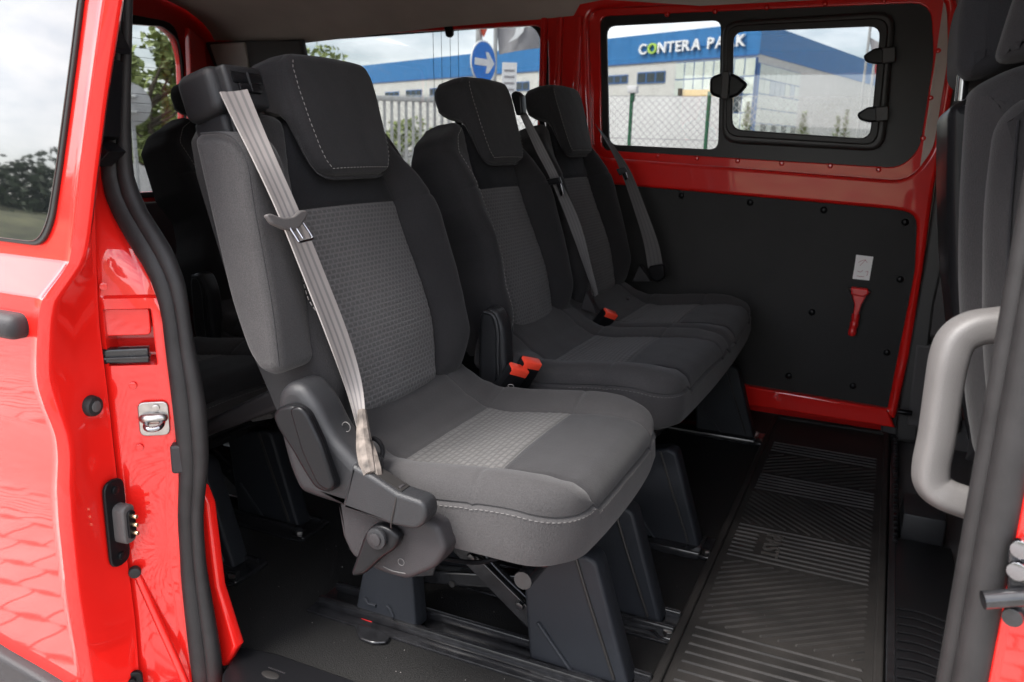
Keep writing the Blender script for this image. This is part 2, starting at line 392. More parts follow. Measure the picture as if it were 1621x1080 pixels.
def stitches(name, samples, parent, m=None, dash=.0065, gap=.004, wd=.0016):
    """samples: (point, normal) along a seam -> raised dashes of thread, joined"""
    bm = bmesh.new(); acc = 0; on = None
    P = [s[0] for s in samples]
    dist = [0]
    for a, b in zip(P, P[1:]): dist.append(dist[-1]+(b-a).length)
    def at(d):
        for k in range(len(P)-1):
            if dist[k+1] >= d:
                t = (d-dist[k])/max(1e-9, dist[k+1]-dist[k]); return P[k].lerp(P[k+1], t), samples[k][1].lerp(samples[k+1][1], t).normalized()
        return P[-1], samples[-1][1]
    d = 0
    while d+dash < dist[-1]:
        a, n1 = at(d); b, n2 = at(d+dash); t = (b-a).normalized(); s = t.cross(n1).normalized()*wd/2
        h = n1*wd*.5; mid = (a+b)/2+h*1.2
        v = [bm.verts.new(q) for q in (a+s, a-s, b-s, b+s, mid+s*.6, mid-s*.6)]
        for f in ((0, 1, 5, 4), (2, 3, 4, 5), (0, 4, 3), (1, 2, 5)): bm.faces.new([v[k] for k in f])
        d += dash+gap
    bmesh.ops.recalc_face_normals(bm, faces=bm.faces[:])
    return add(name, bm2me(bm), m or STITCH, parent, False, kind='stuff')
def ribbon(name, left, right, m, parent, thick=.0022, n=8, cols=6, twist=0, label=None):
    A = spline(left, n); B = spline(right, n); bm = bmesh.new(); uvl = bm.loops.layers.uv.new('UVMap'); rows = []
    for k in range(len(A)):
        a, b = A[k], B[k]; t = (A[min(k+1, len(A)-1)]-A[max(k-1, 0)]).normalized(); nr = (b-a).cross(t).normalized()
        row = []
        for c in range(cols+1):
            u = c/cols; p = a.lerp(b, u)+nr*math.sin(u*math.pi)*.002
            row.append((bm.verts.new(p+nr*thick/2), bm.verts.new(p-nr*thick/2), u, k))
        rows.append(row)
    def face(vs, uvs):
        f = bm.faces.new(vs)
        for l, q in zip(f.loops, uvs): l[uvl].uv = q
    for r0, r1 in zip(rows, rows[1:]):
        for c in range(cols):
            a, b, d, e = r0[c], r0[c+1], r1[c+1], r1[c]; uv = [(q[2], q[3]*.05) for q in (a, b, d, e)]
            face((a[0], b[0], d[0], e[0]), uv); face((e[1], d[1], b[1], a[1]), uv[::-1])
        for c in (0, cols):
            a, e = r0[c], r1[c]; face((a[0], e[0], e[1], a[1]), [(a[2], 0)]*4)
    for row in (rows[0], rows[-1]):
        for c in range(cols): face((row[c][0], row[c][1], row[c+1][1], row[c+1][0]), [(.1, 0)]*4)
    bmesh.ops.recalc_face_normals(bm, faces=bm.faces[:])
    return add(name, bm2me(bm), m, parent, True, label)
def textme(s, size, extr=.01, off=0.0, align='LEFT'):
    cu = bpy.data.curves.new('t', 'FONT'); cu.body = s; cu.size = size; cu.extrude = extr; cu.offset = off; cu.align_x = align; cu.resolution_u = 3
    ob = bpy.data.objects.new('t', cu); me = bpy.data.meshes.new_from_object(ob); bpy.data.objects.remove(ob); bpy.data.curves.remove(cu)
    return me

# ------------------------------------------------------------------ the van shell
van = thing('minibus', 'red passenger van seen through its open sliding door, seats and black floor inside', 'van', (-1.1, 1.7, -0.6))
# far side wall
wall_out = [(0.0714, 1.2995), (0.1108, 1.188), (0.1212, 1.0596), (0.1143, 0.8773), (0.1063, 0.7397), (0.1091, 0.5262), (0.1071, 0.2643), (0.0943, 0.0584)]
wall = rnd(wall_out, [0, .05, .02, 0, 0, 0, 0, 0])+[(-2.5, .01), (-2.5, 1.30), (wall_out[0][0]-.05, 1.33)]
hole_w = rnd([(-0.9503, 1.2526), (0.0675, 1.2622), (0.0939, 1.0924), (0.0912, 0.8513), (0.0428, 0.7595), (-0.9114, 0.7968)], [.05, .06, .03, .03, .09, .05])
hole_q = rnd([(-2.0956, 1.1931), (-1.1138, 1.2085), (-1.081, 1.1689), (-1.0523, 0.6837), (-2.1208, 0.632)], [.03, .03, .02, .05, .05])
hole_p = rnd([(-0.9852, 0.7161), (-0.0043, 0.679), (0.0738, 0.6711), (0.0889, 0.5061), (0.0697, 0.0883), (-0.3392, 0.0954), (-0.9567, 0.1032)], [0, .01, .06, .02, .004, 0, 0])
plate('side_panel', wall, RED, van, [hole_w, hole_q, hole_p], 2.60, .035, .011, bres=3)
fl_hole = rnd([(-0.913, 1.233), (0.0342, 1.2366), (0.0604, 1.0876), (0.0575, 0.8487), (0.014, 0.7946), (-0.8834, 0.8178)], [.03, .05, .03, .03, .05, .03])
fl_out = rnd([(-1.0121, 1.2822), (0.0896, 1.2882), (0.1242, 1.0948), (0.1226, 0.8264), (0.0637, 0.7276), (-0.9876, 0.7651)], .03)
flange = plate('window_flange', fl_out, RED, van, [fl_hole], 2.627, .012, .003)
for i, p in enumerate([(-0.6954, 2.62, 1.2315), (-0.5493, 2.62, 1.2353), (-0.3994, 2.62, 1.2403), (-0.2381, 2.62, 1.2442), (-0.0836, 2.62, 1.2463), (0.0693, 2.62, 1.1111), (0.0674, 2.62, 0.9869), (0.0629, 2.62, 0.8781), (-0.6949, 2.62, 0.8056), (-0.5692, 2.62, 0.8019), (-0.4425, 2.62, 0.7985), (-0.3116, 2.62, 0.7955), (-0.1737, 2.62, 0.7932), (-0.0414, 2.62, 0.7873)]):
    bm = bmesh.new(); cylbm(bm, (p[0], 2.626, p[2]), (0, -1, 0), .009, .006, 14, .005, .001); add('weld_dimple', bm2me(bm), RED, flange)
sill = plate('sill_strip', [(-0.4689, 0.102), (0.068, 0.0889), (0.0974, 0.034), (-0.4634, 0.036)], RED, van, [], 2.59, .03, .006)
# pressed ribs of the pillar between the two windows
for px in (0, 1, 2):
    x0 = (-.98, -1.045, -1.10)[px]
    box('pillar_rib', (x0, 2.582, .45), (x0+.022, 2.605, 1.23), RED, van, .007)
# fixed pane and sliding pane, one dark surround
pane1 = rnd([(-0.8914, 1.2033), (-0.5303, 1.2107), (-0.5069, 0.8307), (-0.8617, 0.8367)], .028)
pane2 = rnd([(-0.4939, 1.181), (-0.0808, 1.183), (-0.07, 0.8664), (-0.4712, 0.8868)], .03)
sur_out = rnd([(-0.9272, 1.2348), (0.0401, 1.2411), (0.0669, 1.0884), (0.0618, 0.8418), (0.0232, 0.7877), (-0.8973, 0.8093)], [.04, .06, .03, .03, .06, .04])
win = plate('side_window', sur_out, FRIT, van, [pane1, pane2], 2.633, .012, .002)
plate('fixed_pane', rnd([(-0.9082, 1.2165), (-0.5219, 1.2225), (-0.4942, 0.8195), (-0.8751, 0.8242)], .02), GLASS_T, win, [], 2.6455, .004, 0)
plate('sliding_pane', rnd([(-0.5159, 1.1972), (-0.0701, 1.2007), (-0.0517, 0.8527), (-0.4871, 0.8714)], .02), GLASS_T, win, [], 2.6510, .004, 0)
ring_o = rnd([(-0.5221, 1.2029), (-0.0494, 1.2158), (-0.0327, 0.839), (-0.4953, 0.8518)], .05)
ring_i = rnd([(-0.4881, 1.1753), (-0.0799, 1.1791), (-0.0696, 0.8696), (-0.466, 0.8881)], .032)
plate('sliding_frame', ring_o, FRAMEB, win, [ring_i], 2.605, .03, .011, bres=3)
plate('frame_lip', rnd([(-0.506, 1.1895), (-0.0647, 1.1981), (-0.053, 0.8543), (-0.4816, 0.8711)], .04), FRIT, win, [rnd([(-0.4839, 1.1711), (-0.0845, 1.1756), (-0.0753, 0.8731), (-0.4625, 0.8921)], .03)], 2.597, .012, .004)
plate('window_catch', rnd([(-0.54, 1.0424), (-0.4945, 1.0583), (-0.4604, 1.0491), (-0.425, 1.0221), (-0.4512, 0.988), (-0.4911, 0.977), (-0.5357, 0.9914)], [.015, .02, .015, .012, .015, .02, .015]), PLASS, win, [], 2.578, .03, .009, bres=3)
plate('catch_grip', rnd([(-0.5021, 1.0593), (-0.4778, 1.0573), (-0.4762, 0.9765), (-0.5006, 0.9782)], .008), FRAMEB, win, [], 2.566, .014, .004)
for pts, bar in (([(-0.1195, 1.0975), (-0.0927, 1.117), (-0.0387, 1.1192), (-0.0337, 1.0797), (-0.0842, 1.0736), (-0.111, 1.0806)], [(-0.0732, 1.1161), (-0.0386, 1.1187), (-0.0336, 1.0792), (-0.0681, 1.0747)]),
                 ([(-0.1173, 0.9412), (-0.0899, 0.9604), (-0.0365, 0.9625), (-0.0332, 0.9234), (-0.0814, 0.9175), (-0.1087, 0.924)], [(-0.0701, 0.9603), (-0.0364, 0.9623), (-0.0331, 0.9233), (-0.0651, 0.9194)])):
    c = plate('pane_catch', rnd(pts, .008), PLASS, win, [], 2.583, .024, .006, bres=3)
    plate('catch_pad', rnd(bar, .004), FRAMEB, c, [], 2.577, .010, .003)
# rear quarter window
q = plate('quarter_window', rnd([(-2.1345, 1.219), (-1.1093, 1.2227), (-1.0714, 1.171), (-1.0354, 0.6412), (-2.1645, 0.5795)], .02), FRIT, van, [rnd([(-2.0827, 1.1817), (-1.1359, 1.2118), (-1.1019, 1.1481), (-1.065, 0.6823), (-2.106, 0.6319)], [.02, .035, .03, .04, .04])], 2.615, .012, .003)
plate('quarter_pane', [(-2.1418, 1.2216), (-1.0997, 1.225), (-1.0489, 0.6609), (-2.1703, 0.6031)], GLASS_T, q, [], 2.632, .004, 0)
for a, b in [[(-1.5273, 1.2247), (-1.5059, 0.5921)], [(-1.4944, 1.2237), (-1.4741, 0.5939)], [(-1.4594, 1.2227), (-1.44, 0.5959)], [(-1.4271, 1.2217), (-1.4088, 0.5977)]]:
    tube('aerial_wire', [(a[0], 2.6305, a[1]), (b[0], 2.6305, b[1])], .0009, FRIT, q, 5, 2)
plate('window_clip', rnd([(-1.4675, 1.2231), (-1.4305, 1.2261), (-1.4325, 1.1854), (-1.4448, 1.1776), (-1.4572, 1.182)], .006), PLASS, q, [], 2.595, .02, .005)
# black board with its rivets, below the window
pan = plate('trim_board', [(-1.0161, 0.7267), (0.0193, 0.6881), (0.089, 0.6814), (0.101, 0.5046), (0.0803, 0.0579), (-0.3497, 0.0671), (-0.9866, 0.0665)], PANEL, van, [], 2.616, .008, .001)
for p in [(-0.6058, 0.6851), (-0.3915, 0.6751), (-0.1762, 0.6646), (0.0465, 0.6436), (0.0545, 0.4776), (0.0469, 0.2559), (-0.1762, 0.354), (-0.034, 0.1393), (-0.223, 0.1437)]:
    bm = bmesh.new(); bmesh.ops.create_uvsphere(bm, u_segments=14, v_segments=8, radius=.0105)
    bmesh.ops.scale(bm, vec=(1, .5, 1), verts=bm.verts[:]); bmesh.ops.translate(bm, vec=(p[0], 2.616, p[1]), verts=bm.verts[:])
    add('rivet', bm2me(bm), PLASS, pan)
# far front pillar trim and front cabin side
plate('pillar_trim', [(0.1198, 1.156), (0.1952, 1.154), (0.1717, 0.7429), (0.1526, 0.4204), (0.1622, -0.0017), (0.105, -0.0123), (0.098, 0.043), (0.1107, 0.5264), (0.1094, 0.7399)], FRAMEB, van, [], 2.602, .03, .008)
plate('cabin_side', [(.06, -.3), (1.5, -.3), (1.5, .62), (.06, .62)], TRIMD, van, [], 2.64, .03, .01)
plate('cabin_trim', [(0.1195, 0.6012), (0.2505, 0.6108), (0.2695, 0.3183), (0.1133, 0.317)], TRIMD, van, [], 2.606, .04, .012)
plate('cabin_trim', [(0.1157, 0.2984), (0.2721, 0.3002), (0.2684, 0.044), (0.1227, 0.0376)], TRIMD, van, [], 2.600, .04, .012)
plate('cabin_pillar', [(.06, .55), (.22, .55), (.20, 1.33), (.06, 1.33)], LINER, van, [], 2.625, .03, .01)
cyl('hose_clip', [(0.1151, 2.56, 0.0958)][0], (1, 0, 0), .008, .04, PLASS, van)
# headliner: swept along the van
edge = [(-2.9893, 1.2715), (-2.4639, 1.195), (-2.0802, 1.1749), (-1.4611, 1.2163), (-1.1106, 1.2289), (-0.9889, 1.2362), (-0.9693, 1.2691), (-0.8884, 1.2805)]
edge = [e for e in edge if e[0] > -2.49]
edge = [(-2.49, edge[0][1])]+edge+[(edge[-1][0]+.3, 1.25), (1.5, 1.27)]
bm = bmesh.new(); rows = []
for x, z in edge:
    row = [(x, 2.592, z-.004), (x, 2.585, z), (x, 2.57, z+.022), (x, 2.53, z+.055), (x, 2.45, z+.09), (x, 2.3, z+.125), (x, 2.0, z+.15), (x, 1.6, z+.155), (x, 1.3, z+.14), (x, 1.1, z+.11), (x, .97, z+.07), (x, .86, z+.055)]
    rows.append([bm.verts.new(p) for p in row])
for a, b in zip(rows, rows[1:]):
    for k in range(len(a)-1): bm.faces.new((a[k], b[k], b[k+1], a[k+1]))
add('headliner', bm2me(bm), LINER, van, 'all')
box('roof', (-2.6, .78, 1.44), (1.5, 2.72, 1.46), RED, van, .008)
box('roof_rail', (-2.5, .775, 1.20), (1.5, .86, 1.44), RED, van, .02)
# rear: tailgate with window, corner trims
tw = [(2.1838, 1.2002), (2.3397, 1.2118), (2.4048, 1.1801), (2.4253, 1.1035), (2.417, 0.9073), (2.3948, 0.622)]
thole = [(1.05, tw[0][0]*0+.62), (1.05, tw[0][1]+.02)]+[(1.5, tw[0][1]+.015)]+[(y, z) for y, z in tw]+[(tw[-1][0], .62)]
thole = rnd(thole, [.04, .05, 0, 0, .02, .03, .02, 0, .04])
tg = plate('tailgate', [(.86, 0), (2.64, 0), (2.64, 1.33), (.86, 1.33)], RED, van, [thole], -2.50, .04, .012, 'X')
plate('tailgate_trim', [(.88, .02), (2.62, .02), (2.62, .585), (.88, .585)], TRIMD, tg, [], -2.47, .03, .01, 'X')
plate('rear_seal', rnd([(1.03, .60), (1.03, tw[0][1]+.045), (tw[2][0], tw[0][1]+.032), (tw[-1][0]+.025, tw[3][1]), (tw[-1][0]+.025, .60)], .06), FRIT, tg, [thole], -2.492, .01, .003, 'X')
plate('rear_pane', [(1.0, .58), (2.5, .58), (2.5, tw[0][1]+.06), (1.0, tw[0][1]+.06)], GLASS_T, tg, [], -2.52, .004, 0, 'X')
for k in range(14):
    z = 1.16-k*.032
    tube('heater_line', [(-2.517, 1.08, z), (-2.517, tw[-1][0]-.005, z)], .0008, FRIT, tg, 5, 2)
plate('corner_trim', [(-2.5101, 1.1833), (-2.0382, 1.1816), (-2.0235, 1.1198), (-2.0347, 0.5664), (-2.4856, 0.5403), (-2.4382, 0.985), (-2.46, 1.0796)], TRIMD, van, [], 2.55, .03, .01)
plate('corner_panel', rnd([(-2.4751, 1.1721), (-2.2981, 1.1774), (-2.2847, 1.1), (-2.3009, 0.5516), (-2.459, 0.5424), (-2.4189, 0.9844), (-2.4403, 1.0832)], .01), TRIMG, van, [], 2.543, .02, .006)
plate('tail_pillar', [(2.4139, 1.2151), (2.486, 1.1836), (2.5042, 1.0523), (2.4795, 0.5472), (2.3685, 0.554), (2.4102, 1.0675)], RED, van, [], -2.44, .03, .008, 'X')
# floor, near inner wall
box('van_floor', (-2.5, .86, -.02), (.11, 2.66, 0), VINYL, van, .002)
box('cabin_floor', (.11, .9, -.06), (1.5, 2.64, -.02), CARPET, van, .003)
plate('body_side', [(-2.55, -.3), (1.5, -.3), (1.5, 1.40), (-2.55, 1.40)], RED, van, [rnd([(-0.9345, 1.2367), (0.038, 1.244), (0.0645, 1.0939), (0.0595, 0.8418), (0.0197, 0.7903), (-0.9067, 0.8131)], .05), rnd([(-2.1482, 1.1991), (-1.153, 1.228), (-1.1135, 1.1589), (-1.0799, 0.6791), (-2.1733, 0.6262)], .04)], 2.668, .03, .01)
box('dashboard', (1.25, .86, -.3), (1.55, 2.68, .62), TRIMD, van, .05)
box('windscreen_header', (1.35, .80, 1.05), (1.5, 2.70, 1.44), TRIMD, van, .03)
box('windscreen', (1.52, .86, .55), (1.525, 2.68, 1.2), GLASS_D, van, 0)
plate('cabin_door', [(.30, -.3), (1.5, -.3), (1.5, 1.3), (.30, 1.3)], TRIMD, van, [], .84, .04, .01)
box('near_wall', (-2.5, .87, 0), (-1.06, .89, 1.33), TRIMD, van, .004)
box('underbody', (-2.5, .80, -.30), (1.5, 2.70, -.065), BLKM, van, .02)
# sliding door, slid back along the side
L1t = [(-0.8751, 1.0238), (-0.8851, 0.984), (-0.9096, 0.8698), (-0.9289, 0.7782), (-0.9434, 0.6975), (-0.956, 0.6535), (-0.9768, 0.6349), (-0.9928, 0.5652), (-0.9983, 0.5384), (-1.001, 0.4982), (-0.9845, 0.4515), (-0.9874, 0.349), (-0.9939, 0.1907), (-0.9851, 0.0476), (-0.9832, -0.0168)]
L2t = [(-0.8551, 1.0249), (-0.8656, 0.985), (-0.89, 0.885), (-0.9105, 0.7787), (-0.9242, 0.6977), (-0.941, 0.6532), (-0.9617, 0.6178), (-0.9744, 0.565), (-0.9838, 0.511), (-0.9735, 0.4633), (-0.9675, 0.4186), (-0.9663, 0.3297), (-0.9754, 0.1894), (-0.9726, 0.0439), (-0.9717, -0.0212)]
L3t = [(-0.9187, 1.0406), (-0.9255, 0.9972), (-0.9293, 0.9766), (-0.9543, 0.8574), (-0.9719, 0.7448), (-0.9809, 0.6688), (-0.9823, 0.6494), (-0.9874, 0.5738), (-0.9831, 0.4808), (-0.9811, 0.3653), (-0.977, 0.25), (-0.9704, 0.1031), (-0.9738, 0.0018), (-0.9747, -0.0676)]
L4t = [(-0.9699, 1.055), (-0.9781, 1.0086), (-0.9896, 0.9366), (-1.0285, 0.7901), (-1.0251, 0.7476), (-0.9896, 0.6958), (-0.95, 0.649), (-0.9301, 0.5913), (-0.9287, 0.5448), (-0.9218, 0.4498), (-0.9187, 0.3507), (-0.9306, 0.2654), (-0.9324, 0.163), (-0.9264, 0.0244), (-0.9236, -0.0211), (-0.923, -0.092)]
SRt = [(-0.9411, 1.0533), (-0.9489, 1.0074), (-0.9707, 0.8536), (-0.9763, 0.7764), (-0.9539, 0.7249), (-0.9115, 0.6792), (-0.8886, 0.6321), (-0.8817, 0.5508), (-0.8657, 0.4589), (-0.8657, 0.3712), (-0.8861, 0.2756), (-0.8869, 0.1912), (-0.868, 0.0429), (-0.8676, -0.0024), (-0.8703, -0.073)]
def xt(tab): 
    t = sorted((z, x) for x, z in tab); return lambda z: sum(lin(t, z+k*.007)*w_ for k, w_ in zip(range(-4, 5), (.04, .08, .12, .16, .2, .16, .12, .08, .04)))
L1, L2, L3, L4, SR = map(xt, (L1t, L2t, L3t, L4t, SRt))
dyt = [(-.4, .004), (.20, -.015), (.32, -.0185), (.365, -.0165), (.405, -.010), (.435, -.0085), (.475, -.014), (.52, -.0175), (.60, -.0165), (.6265, -.0145), (.673, .010), (.69, .0115), (1.2, .063)]
dy = lambda z: lin(dyt, z)
zl = []
z = -.20
while z < 1.10: zl.append(z); z += .0125
zl = sorted(zl+[.6205, .6265, .629, .6705, .6735, .677])
bm = bmesh.new(); rows = []
for z in zl:
    d = dy(z); s = .70+d; a, b, c = L1(z), L2(z), L3(z); Y3 = .775
    row = [(-2.45, .785), (-2.45, s+.011), (-2.0, s+.006), (-1.6, s+.003), ((-1.6+a)/2, s+.0012), (a-.012, s), (a-.003, s-.0005), (a+.004, s-.003), ((a+b)/2, s-.006), (b-.006, s-.003), (b-.001, s+.003), (b, s+.010),
           (b+(c-b)*.08, s+.016), (b+(c-b)*.5, (s+Y3)/2), (c-.004, Y3-.003), (c-.003, Y3+.002), (c-.02, .785)]
    rows.append([bm.verts.new((x, y, z)) for x, y in row])
for r0, r1 in zip(rows, rows[1:]):
    K = len(r0)
    for k in range(K): bm.faces.new((r0[k], r0[(k+1) % K], r1[(k+1) % K], r1[k]))
bm.faces.new(rows[0][::-1]); bm.faces.new(rows[-1]); bmesh.ops.recalc_face_normals(bm, faces=bm.faces[:])
door = add('sliding_door', bm2me(bm), RED, van, True)
GLOSS = mat('black_gloss_glass', (.004, .0045, .005), .015, spec=.9, coat=1)
gl = [(-0.9149, 1.0135), (-0.9213, 0.9862), (-0.9356, 0.9159), (-0.9615, 0.796), (-0.9801, 0.7242), (-1.0005, 0.6951), (-1.0729, 0.6956)]
def tilt(me, y0):
    for v in me.vertices: v.co.y += y0+(v.co.z-.69)*.10
    return me
glo = rnd(gl+[(-2.2, gl[-1][1]+.01), (-2.2, gl[0][1])], [0, 0, 0, 0, .03, .03, 0, 0, 0])
g1 = add('door_window_seal', tilt(plate_me([(x+(.005 if x > -1.5 else 0), z-(.005 if z < .75 else 0)) for x, z in glo], (), 0, .006, .002), .7065), FRIT, door)
add('door_window', tilt(plate_me(glo, (), 0, .006, .001), .7048), GLOSS, door)
hb = [(-1.062, 0.66, 0.599), (-1.0036, 0.66, 0.604), (-1.0098, 0.66, 0.5699)]
bm = bmesh.new(); boxbm(bm, (hb[0][0]-.12, .658, hb[2][2]), (hb[1][0], .70, hb[1][2]), .014, seg=3); add('door_handle', bm2me(bm), PLASG, door)
plate('door_moulding', [(-1.2652, 0.0792), (-1.1479, 0.0573), (-1.0914, 0.0504), (-1.0212, 0.0393), (-1.0337, -0.0061), (-1.2852, -0.0128)], PLASG, door, [], .672, .03, .008)
def on_end(z, t):
    s = .70+dy(z)+.016; b, c = L2(z), L3(z); p = Vector((b+(c-b)*t, s+(.775-s)*t, z)); tg_ = Vector((c-b, .775-s, 0)).normalized(); return p, tg_, Vector((tg_.y, -tg_.x, 0))
p, tg_, nr = on_end([(-0.9739, 0.745, 0.4645)][0][2], .56)
cyl('bump_stop', p+nr*.003, nr, .0155, .012, RUBBER, door, 28, .0135, .002); cyl('bump_stop', p+nr*.0095, nr, .008, .002, TRIMD, door, 20)
zc = [(-0.9739, 0.755, 0.3447), (-0.9718, 0.755, 0.2806), (-0.9835, 0.755, 0.2082)]
p, tg_, nr = on_end(zc[1][2], .80)
fr = Matrix.Translation(p+nr*.004) @ Matrix(((tg_.x, 0, nr.x, 0), (tg_.y, 0, nr.y, 0), (0, 1, 0, 0), (0, 0, 0, 1)))
zh = (zc[0][2]-zc[2][2])/2
conn = add('contact_plate', plate_me(rnd([(-.019, -zh), (.019, -zh), (.019, zh), (-.019, zh)], .018), (), 0, .006, .002, frame=fr), PLASS, door)
add('contact_block', plate_me(rnd([(-.009, -.030), (.015, -.030), (.015, .030), (-.009, .030)], .011), (), .011, .022, .003, frame=fr), TRIMD, conn)
add('contact_block', plate_me(rnd([(-.003, -.022), (.011, -.022), (.011, .022), (-.003, .022)], .007), (), .024, .004, .001, frame=fr), PLASS, conn)
for k in (-1, 0, 1):
    cyl('contact_pin', fr @ Vector((.005, k*.013, .029)), nr, .0032, .010, BRASS, conn, 10, bev=.0008)
for k in (-1, 1): cyl('plate_screw', fr @ Vector((0, k*(zh-.016), .004)), nr, .006, .005, PLASS, conn, 16)
# rear pillar of the door opening, with a pocket for the upper runner
z1, z2 = [(-0.9709, 0.8, 0.5112), (-0.9612, 0.8, 0.5922)][0][2], [(-0.9709, 0.8, 0.5112), (-0.9612, 0.8, 0.5922)][1][2]
zj = sorted(set([round(q, 4) for q in zl]+[z1-.001, z1+.003, z2-.003, z2+.001, z2+.016, z2+.020]))
bm = bmesh.new(); rows = []
ts = [0, .03, .07, .12, .3, .5, .66, .72, .77, .86, .94, 1]
for z in zj:
    a, c = L3(z)-.010, L4(z)+.006; row = []
    row.append((a-.02, .80))
    for t in ts:
        x = a+(c-a)*t; y = .782+(.838-.782)*t
        nx_, ny_ = .056, -(c-a); l = math.hypot(nx_, ny_); nx_, ny_ = nx_/l, ny_/l
        push = -.003*math.exp(-(t/.05)**2)+.006*math.exp(-((t-.9)/.06)**2)
        if z > z2+.018: push += -.006*sstep(.03, .1, t)*sstep(1, .9, t)
        if z1 < z < z2 and .10 < t < .73: push -= .045
        push += .008*math.exp(-((z-.22)/.06)**2)*sstep(.2, .6, t)
        row.append((x+nx_*push, y+ny_*push))
    row.append((c-.002, .86))
    rows.append([bm.verts.new((x, y, z)) for x, y in row])
for r0, r1 in zip(rows, rows[1:]):
    for k in range(len(r0)-1): bm.faces.new((r0[k], r0[k+1], r1[k+1], r1[k]))
bmesh.ops.recalc_face_normals(bm, faces=bm.faces[:])
jamb = add('door_pillar', bm2me(bm), RED, van, True)
def on_jamb(z, t):
    a, c = L3(z)-.004, L4(z)+.006; tg_ = Vector((c-a, .056, 0)).normalized(); return Vector((a+(c-a)*t, .782+.056*t, z)), tg_, Vector((tg_.y, -tg_.x, 0))
def jframe(z, t, lift=0):
    p, tg_, nr = on_jamb(z, t); return Matrix.Translation(p+nr*lift) @ Matrix(((tg_.x, 0, nr.x, 0), (tg_.y, 0, nr.y, 0), (0, 1, 0, 0), (0, 0, 0, 1))), nr
zs = [(-0.9624, 0.81, 0.4309)][0][2]
fr, nr = jframe(zs, .62, .004)
stk = add('striker_plate', plate_me(rnd([(-.021, -.026), (.021, -.026), (.021, .026), (-.021, .026)], .010), (), 0, .004, .0015, frame=fr), STEEL, jamb)
bm = bmesh.new(); bmesh.ops.create_uvsphere(bm, u_segments=20, v_segments=12, radius=1)
bmesh.ops.scale(bm, vec=(.020, .0085, .010), verts=bm.verts[:])
for v in bm.verts: v.co.y *= 1+.30*abs(v.co.x/.02)
bmesh.ops.transform(bm, matrix=fr @ Matrix.Translation((0, .002, .004)), verts=bm.verts[:]); add('striker_boss', bm2me(bm), STEEL, stk)
tube('striker_loop', [fr @ Vector(q) for q in ((-.009, -.002, .004), (-.008, -.006, .020), (0, -.008, .025), (.011, -.006, .022), (.013, -.002, .004))], .0042, CHROME, stk, 12, 6)
cyl('striker_screw', fr @ Vector((.004, .017, .003)), nr, .0055, .004, STEEL, stk, 16)
for zz, tt in ((zs+.05, .35), (zs-.045, .35), (z2+.035, .06)):
    f2, n2 = jframe(zz, tt, .0); cyl('plug', f2 @ Vector((0, 0, .0)), n2, .0055, .003, RED, jamb, 16)
fr, nr = jframe((z1+z2)/2+.016, .36, -.016); add('pocket_flap', plate_me(rnd([(-.045, -.016), (.030, -.016), (.030, .024), (-.045, .024)], [0, .008, .006, 0]), (), 0, .006, .002, frame=fr), RED, jamb)
fr, nr = jframe(z1+.012, .34, -.012); rl = add('runner_rail', plate_me([(-.040, -.010), (.026, -.010), (.026, .012), (-.040, .012)], (), 0, .018, .003, frame=fr), BLKM, jamb)
add('rail_lip', plate_me([(-.040, -.003), (.027, -.003), (.027, .001), (-.040, .001)], (), .004, .022, .001, frame=fr), BLKM, rl)
zb = [(-0.928, 0.83, 0.3709)][0][2]
fr, nr = jframe(zb, .97, .010); add('bump_block', plate_me(rnd([(-.012, -.022), (.010, -.022), (.010, .022), (-.012, .022)], .005), (), 0, .022, .004, frame=fr), PLASG, jamb)
zq = [(-0.9997, 0.8, 0.1902)][0][2]
fr, nr = jframe(zq, .07, .0); cyl('rubber_plug', fr @ Vector((0, 0, .006)), nr, .009, .012, RUBBER, jamb, 18, bev=.003)
fr, nr = jframe([(-1.0087, 0.79, 0.0034)][0][2], -.10, .012)
lt = add('lower_catch', plate_me(rnd([(-.016, -.03), (.012, -.03), (.012, .022), (-.016, .022)], .010), (), 0, .008, .002, frame=fr), PLASS, jamb)
cyl('catch_bolt', fr @ Vector((-.003, .008, .006)), nr, .006, .006, PLASS, lt, 16); tube('catch_hook', [fr @ Vector(q) for q in ((-.002, -.014, .004), (.008, -.012, .012), (.02, -.018, .012), (.024, -.03, .01))], .006, STEEL, lt, 10, 5)
# lower lip pressed into the pillar
pl = [(-0.9816, 0.79, 0.1891), (-0.9519, 0.8, 0.0996), (-0.9187, 0.81, 0.0028), (-0.9126, 0.815, -0.0505)]
tube('pressed_lip', [Vector(q)+Vector((.002, 0, 0)) for q in pl], .006, RED, jamb, 10, 6)
# upper runner brackets, black
for pts, y in (([(-0.9563, 1.0233), (-0.936, 1.0223), (-0.9418, 0.9775), (-0.9482, 0.9808), (-0.9618, 0.9827)], .79), ([(-0.9559, 0.9716), (-0.9375, 0.9433), (-0.9395, 0.9371), (-0.9636, 0.9391)], .795), ([(-0.9572, 0.9301), (-0.9483, 0.9277), (-0.9656, 0.831), (-0.9771, 0.8258)], .79), ([(-0.986, 0.8241), (-0.9611, 0.8114), (-0.993, 0.7902), (-0.9927, 0.8105)], .795)):
    plate('runner_bracket', pts, PLASS, jamb, [], y, .03, .003)
cyl('bracket_screw', [(-0.946, 0.786, 0.9952)][0], (.6, -.8, 0), .007, .008, PLASS, jamb, 16)
